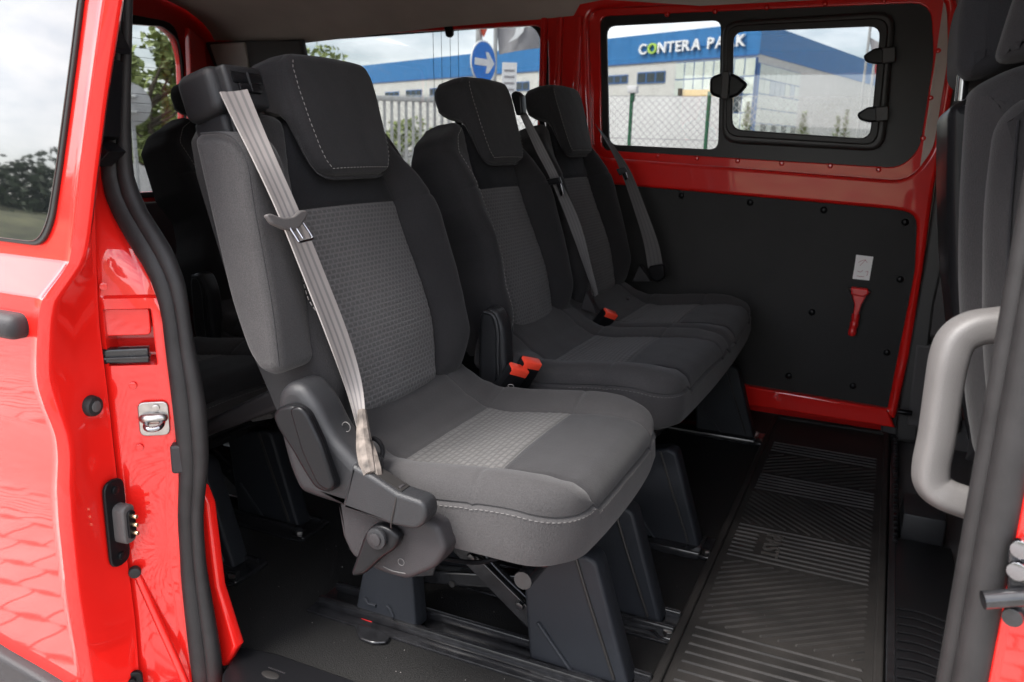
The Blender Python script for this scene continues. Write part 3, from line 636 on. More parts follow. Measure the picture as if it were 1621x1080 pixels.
# weatherstrip: two lips
mid = [(L4(z)*.5+SR(z)*.5) for z in zl]
def seal_path(f, y): return [Vector((L4(z)*(1-f)+SR(z)*f, y, z)) for z in zl[::2]]
ws = [(SR(z)-L4(z)) for z in zl[::2]]
bm = bmesh.new(); tubebm(bm, seal_path(.36, .836), [max(.0085, q*.29) for q in ws], 16); tubebm(bm, seal_path(.74, .840), [max(.007, q*.215) for q in ws], 14)
bmesh.ops.recalc_face_normals(bm, faces=bm.faces[:]); add('door_seal', bm2me(bm), RUBBER, van, True)
plate('pillar_return', [(-0.9139, 0.3081), (-0.9008, 0.2793), (-0.891, 0.1404), (-0.8588, 0.0436), (-0.895, -0.0168), (-0.9428, -0.0325)], RED, van, [], .866, .02, .006)
# crumbs and grit on the floor
bm = bmesh.new()
for k in range(150):
    x, y = random.uniform(-1.0, .08), random.choice((random.uniform(.95, 1.5), random.uniform(1.0, 2.5)))
    r_ = random.uniform(.0006, .0017)*(.6 if x > -.25 else 1); z_ = .008 if -.25 < x < .08 else .001
    v = [bm.verts.new((x+math.cos(a)*r_*random.uniform(.6, 1.2), y+math.sin(a)*r_, z_)) for a in (0, 2.1, 4.2)]+[bm.verts.new((x, y, z_+r_))]
    for f in ((0, 1, 3), (1, 2, 3), (2, 0, 3), (2, 1, 0)): bm.faces.new([v[q] for q in f])
add('grit', bm2me(bm), mat('grit_grey', (.14, .13, .12), .9), van, False, kind='stuff')
# sill step and scuff plate
box('sill_step', (-1.1, .80, -.30), (.16, .86, -.012), RED, van, .01)
sp = plate('scuff_plate', [(-0.8626, 0.8364), (-0.8901, 0.9038), (-0.8201, 0.9164), (-0.6233, 0.9163), (-0.5854, 0.8595), (-0.7933, 0.7552)], PLASS, van, [], .014, .012, .004, 'Z')
pe = [(-0.7925, 0.8693)][0]
bm = bmesh.new(); cylbm(bm, (pe[0], pe[1]-.004, .0145), (0, 0, 1), .011, .002, 24, bev=.0005); bmesh.ops.scale(bm, vec=(1.5, .7, 1), space=Matrix.Translation((-pe[0], -pe[1], 0)), verts=bm.verts[:]); add('oval_emblem', bm2me(bm), FRIT, sp)
for k in range(9): box('emblem_mark', (pe[0]-.016+k*.0038, pe[1]+.010, .0138), (pe[0]-.0135+k*.0038, pe[1]+.0125, .0148), PLASG, sp, 0)
# front door post on the near side
bm = bmesh.new(); zz = [-.2+k*.06 for k in range(27)]
tubebm(bm, [Vector((.131, .838, z)) for z in zz], .0165, 14); tubebm(bm, [Vector((.116, .858, z)) for z in zz], .012, 12)
bmesh.ops.recalc_face_normals(bm, faces=bm.faces[:]); add('post_seal', bm2me(bm), RUBBER, van, True)
post = plate('front_post', [(.141, -.2), (.34, -.2), (.30, 1.35), (.141, 1.35)], RED, van, [], .826, .05, .012)
plate('post_liner', [(.128, -.1), (.34, -.1), (.34, 1.35), (.128, 1.35)], TRIMD, van, [], .880, .03, .008)
lp = [(0.1235, 0.8, 0.4393), (0.1583, 0.81, 0.4468)]
tube('latch_pin', [lp[0], lp[1]], .0085, BLKM, post, 16, 2)
for a in [(0.1484, 0.812, 0.4708), (0.1486, 0.815, 0.4911), (0.1514, 0.812, 0.4242)]: cyl('hinge_bolt', a, (-.3, -1, 0), .009, .012, CHROME if a[2] > .45 else BLKM, post, 14)
plate('hinge_leaf', rnd([(0.1384, 0.4881), (0.1553, 0.506), (0.1686, 0.4199), (0.1476, 0.4201)], .006), BLKM, post, [], .814, .012, .003)
# grab handle on the post
gh = [(0.1806, 0.985, 0.677), (0.1423, 0.965, 0.6736), (0.1193, 0.955, 0.6702), (0.0955, 0.948, 0.6647), (0.0807, 0.943, 0.6524), (0.0759, 0.94, 0.6314), (0.0755, 0.94, 0.5954), (0.0762, 0.94, 0.5461), (0.0754, 0.94, 0.5112), (0.0792, 0.94, 0.4922), (0.0928, 0.94, 0.4818), (0.1178, 0.945, 0.4742), (0.1538, 0.958, 0.459), (0.2143, 0.985, 0.4314)]
tube('grab_handle', gh, [.0195, .0195, .019, .0188, .0185, .0185, .018, .018, .0182, .0188, .019, .019, .0195, .020], HANDLE, van, 20, 8, sect=[(math.copysign(abs(math.cos(t))**.62, math.cos(t))*.92, math.copysign(abs(math.sin(t))**.62, math.sin(t))*1.0) for t in [k*math.pi/12 for k in range(24)]])
tube('handle_joint', [(0.1336, 0.945, 0.6971), (0.1288, 0.945, 0.6561)], .0012, FRIT, van, 6, 3)
# step and cabin floor bits right of the mat
st = box('step_cover', (.098, 1.0, -.015), (.215, 1.88, .004), PLASS, van, .004)
for k in range(19):
    y = 1.05+k*.028
    pts = [(.106, y, .006), (.14, y+.004, .007), (.18, y-.006, .007), (.207, y-.014, .006)] if y < 1.60 else [(.106, y-.006, .006), (.118, y+.004, .007), (.17, y+.004, .007), (.207, y+.001, .006)]
    if k in (16, 18) or y < 1.6: tube('tread_rib', pts, .0022, PLASS, st, 6, 4)
for k in range(22): box('rail_tooth', (.098, 1.85+k*.034, .002), (.108, 1.868+k*.034, .010), PLASS, van, .001)
box('cabin_step', (.112, 1.89, -.02), (.20, 2.02, .06), PLAS, van, .008)
plate('cable_cover', [(.088, 1.0), (.104, 1.0), (.104, 2.6), (.088, 2.6)], BLKM, van, [], .006, .02, .003, 'Z')

# ------------------------------------------------------------------ seats
DV = Vector((-.310, 0, .951)).normalized(); NV = Vector((DV.z, 0, -DV.x))
def nest(objs, main):
    for k, o in objs.items():
        if k in ('side', 'surf', 'rim') or o is main: continue
        o.parent = main; o.location = (0, 0, 0)
def seat_back(root, yc, left, right, sl, sr, B=(-.735, .42), vtop=.478, insert=INS_B, stitched=True, narrow=False):
    frame = lambda x, v, w: Vector((B[0], yc+x, B[1]))+DV*v+NV*w
    Lf = lambda v: lerp_tab(left, v); Rf = lambda v: lerp_tab(right, v); S1 = lambda v: lerp_tab(sl, v); S2 = lambda v: lerp_tab(sr, v)
    def wf(x, v):
        amp = .046*sstep(-.06, .06, v)*(1-.72*sstep(.30, .45, v))
        if x < S1(v): t = (S1(v)-x)/max(.01, S1(v)-Lf(v)); return amp*math.sin(math.pi*min(1, t*.62))*1.0
        if x > S2(v): t = (x-S2(v))/max(.01, Rf(v)-S2(v)); return amp*math.sin(math.pi*min(1, t*.62))*1.0
        m = (S1(v)+S2(v))/2; h = (S2(v)-S1(v))/2
        return .009*(1-((x-m)/h)**2)+.014*math.exp(-((v-.10)/.10)**2)
    def reg(i, j):
        if i == 1: return 'insert' if j == 0 else 'upper'
        return 'bl' if i == 0 else 'br'
    objs = pad(root, frame, [Lf, S1, S2, Rf], [-.03, .322, vtop], [22, 30, 22], [64, 30], wf, .032,
               [(.004, lambda x, v, p: -.045), (.001, lambda x, v, p: -.08), (-.03, lambda x, v, p: -.095)], reg,
               {'insert': ('back_insert', insert), 'upper': ('upper_panel', FABD), 'bl': ('bolster', FAB), 'br': ('bolster', FAB)}, 'backrest', FAB)
    nest(objs, objs['side'])
    return objs, frame
def headrest(root, yc, B=(-.735, .42), dv=0):
    o0 = Vector((B[0], yc, B[1]))
    frame = lambda x, v, w: o0+Vector((0, x, 0))+DV*(v+dv)+NV*w
    hw = [(.366, .062), (.3695, .080), (.376, .093), (.388, .102), (.41, .109), (.45, .115), (.50, .118), (.535, .117), (.549, .110), (.558, .097), (.562, .082)]
    H = lambda v: lin(hw, v)
    wf = lambda x, v: .050-.010*(x/.12)**2-.9*max(0, v-.50)**2-.35*max(0, .44-v)**2
    wb = [(.366, .026), (.42, .020), (.455, .014), (.470, .004), (.484, -.024), (.50, -.040), (.562, -.044)]
    WB = lambda v: lin(wb, v)
    o = pad(root, frame, [lambda v: -H(v), lambda v: H(v)], [.366, .562], [44], [48], wf, .016,
            [(.002, lambda x, v, p: p-.003), (.006, lambda x, v, p: p*.6+WB(v)*.4), (.006, lambda x, v, p: p*.15+WB(v)*.85), (-.004, lambda x, v, p: WB(v)-.004), (-.02, lambda x, v, p: WB(v)-.010)],
            lambda i, j: 'face', {'face': ('headrest_face', FAB)}, 'headrest', FAB, groove=0)
    nest(o, o['side'])
    smp = [o['surf'](-H(v)+.013, v, .0012) for v in [.546-.002*k for k in range(80)]]+[o['surf'](x, .375, .0012) for x in [-.078+.004*k for k in range(40)]]+[o['surf'](H(v)-.012, v, .0012) for v in [.395+.004*k for k in range(18)]]
    stitches('stitching', smp, o['side'], dash=.005, gap=.0035, wd=.0011)
    for s in (-.05, .05):
        p = frame(s, .40, -.035); cyl('headrest_post', p+DV*.06, DV, .007, .14, PLASS, o['side'], 14)
    return o
def cushion(root, seats, ya, yz, insert=INS_C, s=.150, z0=0, vb=-.76):
    """one cushion over the seats centred at the given y, spanning ya..yz"""
    yc = (ya+yz)/2; hw = (yz-ya)/2
    frame = lambda x, v, w: Vector((v+.016*(1-(abs(x)/hw)**2.2)*sstep(-.47, -.322, v), yc+x, w+z0))
    v0, v1, R = vb, -.334, .075
    def rc(v): d = v-(v1-R); return 0 if d <= 0 else R-math.sqrt(max(0, R*R-d*d))
    Lf = lambda v: -hw+rc(v); Rf = lambda v: hw-rc(v)
    zt = [(-.78, .445), (-.755, .428), (-.72, .402), (-.68, .374), (-.645, .357), (-.60, .354), (-.47, .370), (-.40, .378), (-.322, .374)]
    kn = [Lf]; cen = [y-yc for y in seats]
    for i, c in enumerate(cen):
        kn.append((lambda c, i: (lambda v: max(c-s, Lf(v)+.03) if i == 0 else c-s))(c, i))
        kn.append((lambda c, i: (lambda v: min(c+s, Rf(v)-.03) if i == len(cen)-1 else c+s))(c, i))
    kn.append(Rf)
    def wf(x, v):
        q = lerp_tab(zt, v); amp = .026*sstep(-.74, -.60, v)*(1-.55*sstep(-.46, -.34, v))
        for i in range(0, len(kn)-1):
            a, b = kn[i](v), kn[i+1](v)
            if x <= b or i == len(kn)-2:
                t = (x-a)/max(.01, b-a)
                if i == 0: return q+amp*math.sin(math.pi*min(1, (1-t)*.68))
                if i == len(kn)-2: return q+amp*math.sin(math.pi*min(1, t*.68))
                if i % 2 == 0: return q+amp*.55*math.sin(math.pi*t)-.013*math.exp(-((t-.5)/.09)**2)
                return q+.006*math.cos((t-.5)*3)*sstep(-.62, -.5, v)
        return q
    def reg(i, j):
        if i % 2 == 1: return ('rear', 'insert', 'front')[j]+str(i)
        return 'b%d' % i
    mats = {}
    for i in range(len(kn)-1):
        if i % 2: mats['rear%d' % i] = ('rear_panel', FABL); mats['insert%d' % i] = ('cushion_insert', insert); mats['front%d' % i] = ('front_panel', FAB)
        else: mats['b%d' % i] = ('cushion_bolster', FABL)
    bot = lambda v: .264+.125*sstep(-.50, -.63, v)
    BT = lambda v, p: min(bot(v), p-.06)
    o = pad(root, frame, kn, [v0, -.635, -.47, v1], [22 if i % 2 == 0 else 30 for i in range(len(kn)-1)], [24, 30, 40], wf, .034,
            [(-.0025, lambda x, v, p: p-.003), (.0032, lambda x, v, p: p-.0075), (.006, lambda x, v, p: min(p-.025, max(.308, BT(v, p)+.028))), (.0, lambda x, v, p: BT(v, p)+.018), (-.02, lambda x, v, p: BT(v, p)+.006), (-.06, lambda x, v, p: BT(v, p))], reg,
            mats, 'seat_cushion', FABL, roll=(1, 1, 0, 1), groove=.0035)
    nest(o, o['side'])
    rim = [(p, n) for p, n, q in o['rim'] if q[1] > -.56]
    stitches('stitching', rim, o['side'], dash=.005, gap=.003, wd=.0012, m=STITCHD)
    return o
STITCHD = mat('grey_thread', (.075, .072, .07), .8)
LEGP1 = [(-0.4653, 0.1911), (-0.3607, 0.222), (-0.3409, 0.2163), (-0.2758, 0.0131), (-0.2862, -0.0018), (-0.4462, -0.0423)]
LEGP1 = [(x, max(z, .012)) for x, z in LEGP1]
def front_leg(root, y, flip=False, thick=.045):
    o = plate('leg', rnd(LEGP1, [.004, .004, .012, .008, .004, .004]), LEGP, root, [], y, thick, .006)
    a = [(x, y-.0015, z) for x, z in [(-0.4327, 0.0857), (-0.3717, 0.0157), (-0.3214, 0.0138)]]
    tube('leg_crease', a, .0035, LEGP, o, 8, 3, smooth_path=False)
    b = [(x, y-.0005, z) for x, z in [(-0.3738, 0.2144), (-0.346, 0.1389), (-0.3012, 0.0239)]]
    tube('leg_edge', b, .003, FRIT, o, 8, 3, smooth_path=False)
    return o
def foot(root, y, x0=-.44, x1=-.24):
    f = plate('foot_plate', rnd([(x0, y-.03), (x1-.05, y-.03), (x1-.03, y-.045), (x1, y-.045), (x1, y+.05), (x0, y+.05)], .008), BLKM, root, [], .011, .010, .003, 'Z')
    cyl('foot_bolt', (x1-.02, y-.03, .013), (0, 0, 1), .009, .008, STEEL, f, 6); cyl('foot_bolt', (x1-.085, y+.02, .013), (0, 0, 1), .008, .010, BLKM, f, 6)
    return f
def under_frame(root, y0, y1, ylegs):
    box('seat_pan', (-.70, y0, .240), (-.38, y1, .266), BLKM, root, .01)
    tube('cross_tube', [(-.42, y0, .215), (-.42, y1, .215)], .014, BLKM, root, 12, 2)
    tube('cross_tube', [(-.66, y0, .205), (-.66, y1, .205)], .014, BLKM, root, 12, 2)
    for y in ylegs:
        plate('frame_strut', [(-.66, .21), (-.62, .215), (-.36, .03), (-.40, .02)], BLKM, root, [], y+.012, .008, .002)
        tube('strut_rod', [(-.60, y+.045, .20), (-.52, y+.05, .12), (-.38, y+.05, .035)], .009, BLKM, root, 10, 5)
        for x, z in ((-.47, .10), (-.42, .065), (-.56, .165)): cyl('frame_bolt', (x, y+.008, z), (0, -1, 0), .008, .008, STEEL if x > -.45 else BLKM, root, 6)

def clutter(root, y):
    tube('cable', [(-.72, y, .20), (-.66, y+.04, .17), (-.60, y+.02, .185), (-.54, y+.07, .165), (-.48, y+.10, .19)], .004, PLASS, root, 8, 6)
    tube('cable', [(-.70, y+.10, .215), (-.64, y+.06, .19), (-.58, y+.12, .18), (-.50, y+.16, .20)], .003, PLASS, root, 8, 6)
    box('cable_connector', (-.665, y+.025, .155), (-.640, y+.045, .168), WHITEP, root, .002)
    plate('pan_bracket', [(-.70, .225), (-.58, .225), (-.60, .15), (-.66, .13)], BLKM, root, [], y+.02, .005, .001)
    for x, z in ((-.645, .19), (-.62, .165), (-.66, .155)): cyl('bracket_bolt', (x, y+.018, z), (0, -1, 0), .006, .006, STEEL, root, 6)
# near single seat
one = thing('single_seat', 'grey and charcoal single seat nearest the open door, with sand coloured belt and folded armrest', 'seat', (-.55, 1.16, 0), 'second row seats')
ob, fr1 = seat_back(one, 1.16, [(-.03, -.20), (.0, -.215), (.17, -.238), (.40, -.238), (.45, -.23), (.478, -.205)],
                    [(-.03, .195), (.0, .213), (.06, .232), (.17, .243), (.28, .238), (.36, .215), (.42, .178), (.46, .135), (.478, .095)],
                    [(-.03, -.112), (.17, -.118), (.32, -.142), (.478, -.105)], [(-.03, .112), (.10, .138), (.2, .148), (.32, .142), (.478, .09)])
sf = ob['surf']
stitches('stitching', [sf(-.222+.02*sstep(.12, .17, .17-k*0)*0+(.03*max(0, (.19-v)/.06)**2 if v < .19 else 0), v, .002) for k, v in enumerate([.34-.0035*q for q in range(56)])], ob['side'], dash=.006, gap=.003)
headrest(one, 1.16)
cu = cushion(one, [1.16], .92, 1.40)
front_leg(one, 1.09); front_leg(one, 1.285); foot(one, 1.30); foot(one, 1.10)
rl_ = [(-0.7564, 0.1294), (-0.6637, 0.1409), (-0.6527, 0.0074), (-0.677, 0.0038), (-0.7806, -0.0018)]
l2 = plate('leg', rnd([(x, max(z, .012)) for x, z in rl_], .004), LEGP, one, [], 1.075, .04, .005)
tube('leg_crease', [(x, 1.0735, z) for x, z in [(-0.7579, 0.0489), (-0.7501, 0.0386), (-0.7341, 0.0394)]], .003, LEGP, l2, 8, 3, smooth_path=False)
tube('leg_crease', [(x, 1.0735, z) for x, z in [(-0.7117, 0.0457), (-0.7052, 0.0414), (-0.6988, 0.0284)]], .003, LEGP, l2, 8, 3, smooth_path=False)
tg0 = [(-0.7633, 0.0087), (-0.7405, 0.0078), (-0.7419, 0.0023), (-0.7647, 0.0045)]
plate('red_tab', [(x, z+.002) for x, z in tg0], REDP, one, [], 1.07, .01, .001)
plate('leg', rnd([(-.77, .10), (-.68, .115), (-.66, .012), (-.78, .012)], .004), LEGP, one, [], 1.285, .04, .005)
under_frame(one, .99, 1.36, (1.09, 1.285))
cb = [(-0.7173, 0.0801), (-0.481, 0.13), (-0.4777, 0.1025), (-0.7174, 0.0546)]
plate('cross_bar', cb, BLKM, one, [], 1.14, .03, .004)
for px in [(-0.6182, 1.14, 0.0788), (-0.519, 1.14, 0.102)]: cyl('bar_hole', (px[0], 1.139, px[2]), (0, -1, 0), .006, .003, FRIT, one, 12, bev=0)
clutter(one, 1.02); clutter(one, 1.20)
# floor rails of the near seat
for y in (1.105, 1.305):
    r_ = box('floor_rail', (-.87, y-.055, 0), (-.25, y+.045, .006), BLKM, one, .002)
    for dyy in (-.036, .018): box('rail_edge', (-.86, y+dyy, .006), (-.25, y+dyy+.012, .024), BLKM, r_, .004)
tip = [(-0.7681, 1.0537), (-0.7341, 1.0205), (-0.7048, 1.0192), (-0.6849, 1.0314), (-0.6881, 1.0481), (-0.7179, 1.0579)]
plate('rail_tongue', rnd(tip, .006), BLKM, one, [], .008, .007, .003, 'Z')
cyl('tongue_tip', [(-0.711, 1.055, -0.0121)][0], (.3, -.5, 1), .011, .005, STEEL, one, 20)
# plastic side cover: recliner cover, belt pocket, lower cover
c0 = plate('recliner_cover', rnd([(-0.7573, 0.4593), (-0.7536, 0.4861), (-0.7349, 0.5038), (-0.7097, 0.504), (-0.6858, 0.4803), (-0.6616, 0.4385), (-0.6072, 0.3963), (-0.6221, 0.332), (-0.6957, 0.3369), (-0.7213, 0.3402), (-0.738, 0.3719), (-0.7525, 0.4221)], [.01, .02, .03, .03, .02, .02, .004, .004, .02, .02, .02, .02]), PLAS, one, [], .862, .062, .016, bres=4)
pd = plate('recline_lever', rnd([(-0.7488, 0.4574), (-0.7381, 0.4712), (-0.7135, 0.4798), (-0.6922, 0.4724), (-0.6692, 0.4326), (-0.6437, 0.3708), (-0.6536, 0.3603), (-0.6772, 0.3609), (-0.6981, 0.3851), (-0.7166, 0.4126), (-0.7398, 0.4384)], .014), PLASS, one, [], .846, .022, .006, bres=3)
plate('lever_face', rnd([(-0.7131, 0.4762), (-0.6956, 0.4818), (-0.6832, 0.473), (-0.6614, 0.4342), (-0.6401, 0.3758), (-0.651, 0.3661), (-0.6689, 0.3716), (-0.6941, 0.4161)], .010), PLASS, pd, [], .840, .010, .004)
pk = plate('belt_pocket', rnd([(-0.6221, 0.4053), (-0.5864, 0.3932), (-0.5505, 0.3788), (-0.5075, 0.3745), (-0.5036, 0.35), (-0.5192, 0.3309), (-0.5609, 0.3294), (-0.6417, 0.3383)], [.004, .004, .004, .014, .012, .012, .004, .004]), PLAS, one, [], .857, .034, .006, bres=3)
tube('pocket_joint', [(-0.5535, 0.868, 0.3737), (-0.5518, 0.859, 0.3749), (-0.5524, 0.8568, 0.3656), (-0.5598, 0.8568, 0.3316), (-0.5622, 0.862, 0.3231)], .0011, FRIT, pk, 6, 5)
tl_ = sorted([(-0.6221, 0.4053), (-0.5864, 0.3932), (-0.5505, 0.3788), (-0.5008, 0.3751)])
tz = lambda x: lin(tl_, x)+.0012
xs4 = [tl_[0][0]+.028, tl_[0][0]+.075]
bm = bmesh.new(); vs_ = [bm.verts.new((x, y, tz(x))) for x, y in ((xs4[0], .864), (xs4[1], .864), (xs4[1], .885), (xs4[0], .885))]; bm.faces.new(vs_); r_ = bmesh.ops.extrude_face_region(bm, geom=bm.faces[:]); bmesh.ops.translate(bm, vec=(0, 0, -.004), verts=[v for v in r_['geom'] if isinstance(v, bmesh.types.BMVert)]); bmesh.ops.recalc_face_normals(bm, faces=bm.faces[:])
add('pocket_slot', bm2me(bm), FRIT, pk, False)
box('slot_clip', (xs4[1]-.018, .868, tz(xs4[1])-.002), (xs4[1]-.004, .880, tz(xs4[1])+.003), PLASG, pk, .001)
lc = plate('lower_cover', rnd([(-0.6751, 0.3516), (-0.5976, 0.3489), (-0.5361, 0.3388), (-0.5023, 0.3269), (-0.4902, 0.296), (-0.5059, 0.2653), (-0.5413, 0.2414), (-0.5569, 0.2333), (-0.6014, 0.2344), (-0.647, 0.2468), (-0.6629, 0.2751)], [.004, .004, .004, .006, .010, .012, .012, .01, .012, .010, .008]), PLASG, one, [], .885, .050, .008, bres=3)
lv = plate('tilt_lever', rnd([(-0.6115, 0.2983), (-0.6006, 0.3143), (-0.5839, 0.3211), (-0.5654, 0.3169), (-0.5532, 0.3084), (-0.5595, 0.2897), (-0.5846, 0.268), (-0.6127, 0.2361), (-0.6323, 0.2279), (-0.6355, 0.2341), (-0.6251, 0.2616)], .010), PLASS, one, [], .866, .018, .006, bres=3)
pc = [(-0.5871, 0.862, 0.3011)][0]
cyl('lever_hub', (pc[0], .863, pc[2]), (0, -1, 0), .0155, .008, PLAS, lv, 28, bev=.002); cyl('lever_button', (pc[0], .858, pc[2]), (0, -1, 0), .009, .003, PLASG, lv, 24)
def ring(name, c, r, parent, m, ax='Y'):
    tube(name, [Vector(c)+Vector((math.cos(a), 0, math.sin(a)))*r for a in [k*math.pi/10 for k in range(21)]], .0006, m, parent, 5, 1)
ring('moulded_mark', [(-0.6565, 0.893, 0.4425)][0], .007, c0, STITCHD)
ring('moulded_mark', [(-0.5617, 0.8845, 0.2608)][0], .005, lc, STITCHD)
tube('moulded_mark', [(x, .8845, z) for x, z in [(-0.5913, 0.2463), (-0.5754, 0.2435), (-0.5545, 0.245)]], .0008, STITCHD, lc, 5, 4)
# folded armrest
ar = plate('armrest', rnd([(-0.8832, 0.829), (-0.8719, 0.8401), (-0.8322, 0.8426), (-0.8031, 0.8334), (-0.7834, 0.8044), (-0.7743, 0.7425), (-0.7511, 0.6152), (-0.7407, 0.5195), (-0.7592, 0.5076), (-0.7839, 0.5114), (-0.8054, 0.5363), (-0.8328, 0.6083), (-0.8589, 0.7202)], [.02, .02, .02, .03, .03, .03, .03, .012, .02, .02, .03, .03, .05]), FABL, one, [], .862, .080, .017, bres=4)
tube('piping', [(x, .861, z) for x, z in [(-0.8619, 0.8378), (-0.8259, 0.8394), (-0.8003, 0.8293), (-0.7828, 0.7987), (-0.7745, 0.7425), (-0.7525, 0.6152), (-0.744, 0.5266)]], .0014, FAB, ar, 6, 6)
# belt reel housing on top of the backrest
def bfr(x, v, w): return fr1(x, v, w)
mt = Matrix(((0, DV.x, NV.x, -.735), (1, 0, 0, 1.16), (0, DV.z, NV.z, .42), (0, 0, 0, 1)))
def pframe(x, v, w): return mt @ Matrix.Translation((x, v, w))
rh = None
bm = bmesh.new(); boxbm(bm, (-.258, .466, -.055), (-.168, .536, .018), .016, mt, 4)
rh = add('belt_reel_housing', bm2me(bm), PLAS, one)
bm = bmesh.new(); boxbm(bm, (-.244, .470, .003), (-.166, .532, .032), .007, mt, 3); add('housing_face', bm2me(bm), PLAS, rh)
bm = bmesh.new(); boxbm(bm, (-.234, .504, .030), (-.174, .520, .034), .003, mt, 2); add('belt_slot', bm2me(bm), PLASS, rh)
bm = bmesh.new(); boxbm(bm, (-.226, .490, .030), (-.182, .505, .036), .004, mt, 2); add('belt_slot', bm2me(bm), PLASS, rh)
bm = bmesh.new(); boxbm(bm, (-.2045, .492, .034), (-.2030, .520, .0375), 0, mt, 2); add('slot_divider', bm2me(bm), PLAS, rh)
bm = bmesh.new(); boxbm(bm, (-.246, .385, -.055), (-.168, .472, .010), .010, mt, 3); add('reel_neck', bm2me(bm), PLAS, rh)
bm = bmesh.new(); boxbm(bm, (-.236, .40, .006), (-.224, .462, .014), .004, mt, 2); add('neck_rib', bm2me(bm), PLAS, rh)
# belt
Lp = [(-0.8452, 0.883, 0.8935), (-0.8128, 0.8738, 0.8523), (-0.7744, 0.8672, 0.7989), (-0.7497, 0.8781, 0.7362), (-0.726, 0.8969, 0.6504), (-0.7034, 0.9197, 0.5555)]+[(-0.6933, 0.945, 0.4767), (-0.6601, 0.925, 0.4279)]
Rp = [(-0.8474, 0.9382, 0.9003), (-0.8138, 0.9243, 0.8554), (-0.7761, 0.9108, 0.8042), (-0.7516, 0.9201, 0.742), (-0.729, 0.9404, 0.6597), (-0.704, 0.9658, 0.5572)]+[(-0.6813, 0.968, 0.4802), (-0.6563, 0.94, 0.4237)]
bl = ribbon('seat_belt', Lp, Rp, BELT, one, n=6)
tube('belt_gather', [(-0.6589, 0.935, 0.454), (-0.6426, 0.914, 0.4297), (-0.6231, 0.89, 0.4138), (-0.6067, 0.872, 0.401), (-0.5973, 0.864, 0.3929)], [.006, .010, .0125, .012, .009], DIRT_SHADE, bl, 9, 5)
tube('belt_gather', [(-0.6473, 0.93, 0.4188), (-0.618, 0.898, 0.412), (-0.5978, 0.877, 0.3972), (-0.5878, 0.868, 0.3859)], [.003, .007, .009, .007], DIRT_SHADE, bl, 7, 5)
tube('belt_loop', [(-0.6453, 0.93, 0.4095), (-0.6375, 0.93, 0.4167), (-0.6267, 0.93, 0.4139), (-0.6204, 0.93, 0.4024), (-0.6194, 0.925, 0.3918)], .0035, PLASS, bl, 8, 5)
T0 = [(-0.7396, 0.8418, 0.7376), (-0.74, 0.8519, 0.7385), (-0.7377, 0.8712, 0.7315), (-0.7377, 0.8932, 0.7316), (-0.7401, 0.9124, 0.7388), (-0.7398, 0.9243, 0.7381), (-0.7378, 0.9256, 0.732), (-0.7338, 0.9076, 0.7196), (-0.7314, 0.8936, 0.7123), (-0.7329, 0.8696, 0.7167), (-0.7358, 0.8487, 0.7258)]
def to_uv(p): q = Vector(p)-Vector((-.735, 1.16, .42)); return (q.y, q.dot(DV))
me = plate_me(rnd([to_uv(q) for q in T0], .004), (), .092, .008, .003, frame=mt)
tn = add('belt_tongue', me, TRIMD, bl)
tube('tongue_plate', [(-0.7355, 0.8808, 0.7216), (-0.7223, 0.8819, 0.7037), (-0.7189, 0.8827, 0.6996), (-0.719, 0.8962, 0.7), (-0.7194, 0.9103, 0.7012), (-0.7223, 0.9116, 0.707), (-0.7358, 0.9117, 0.7226)], .0018, CHROME, tn, 10, 4)
tube('tongue_plate', [(-0.7352, 0.8934, 0.7206), (-0.7219, 0.8946, 0.7025)], .0018, CHROME, tn, 8, 2)

# bench of two behind it
ben = thing('bench_seat', 'dark double bench seat between the single seat and the window wall', 'bench seat', (-.55, 1.98, 0), 'second row seats')
lt_ = [(-.03, -.205), (.0, -.22), (.10, -.232), (.17, -.205), (.215, -.200), (.28, -.232), (.40, -.232), (.44, -.20), (.478, -.13)]
rt_ = [(-.03, .195), (.0, .21), (.17, .235), (.28, .232), (.38, .205), (.44, .165), (.478, .10)]
sm = ([(-.03, -.112), (.17, -.116), (.32, -.120), (.478, -.10)], [(-.03, .112), (.2, .125), (.32, .120), (.478, .10)])
for yc, B in ((1.77, (-.745, .425)), (2.25, (-.735, .435))):
    o, f_ = seat_back(ben, yc, lt_, rt_, sm[0], sm[1], B); s2 = o['surf']
    if yc < 2:
        stitches('stitching', [s2(lerp_tab(lt_, v)+.055-.02*sstep(.2, .45, v), v, .002) for v in [.46-.004*k for k in range(64)]], o['side'], dash=.006, gap=.003)
        stitches('stitching', [s2(lerp_tab(lt_, v)+.040, v, .002) for v in [.19-.004*k for k in range(46)]], o['side'], dash=.006, gap=.003)
    headrest(ben, yc, B, .015 if yc > 2 else .008)
cushion(ben, [1.77, 2.25], 1.50, 2.475, z0=.014)
for y in (1.60, 2.345): front_leg(ben, y); foot(ben, y+.02); box('floor_rail', (-.87, y-.03, 0), (-.27, y+.06, .018), BLKM, ben, .004)
for y in (1.62, 2.345): plate('leg', rnd([(-.77, .24), (-.66, .24), (-.64, .018), (-.78, .018)], .004), LEGP, ben, [], y, .04, .005)
under_frame(ben, 1.56, 2.44, (1.60, 2.345))
cv = plate('recliner_cover', rnd([(-0.7457, 0.4863), (-0.73, 0.5054), (-0.7054, 0.5041), (-0.6858, 0.4667), (-0.6811, 0.4003), (-0.6706, 0.3338), (-0.7231, 0.3228), (-0.7446, 0.3502)], [.01, .02, .02, .02, .02, .01, .01, .01]), PLAS, ben, [], 1.475, .045, .010, bres=3)
tube('cover_rib', [(x, 1.474, z) for x, z in [(-0.7322, 0.496), (-0.7104, 0.4905), (-0.6995, 0.4586), (-0.698, 0.3983), (-0.6936, 0.3415)]], .005, PLAS, cv, 8, 5)
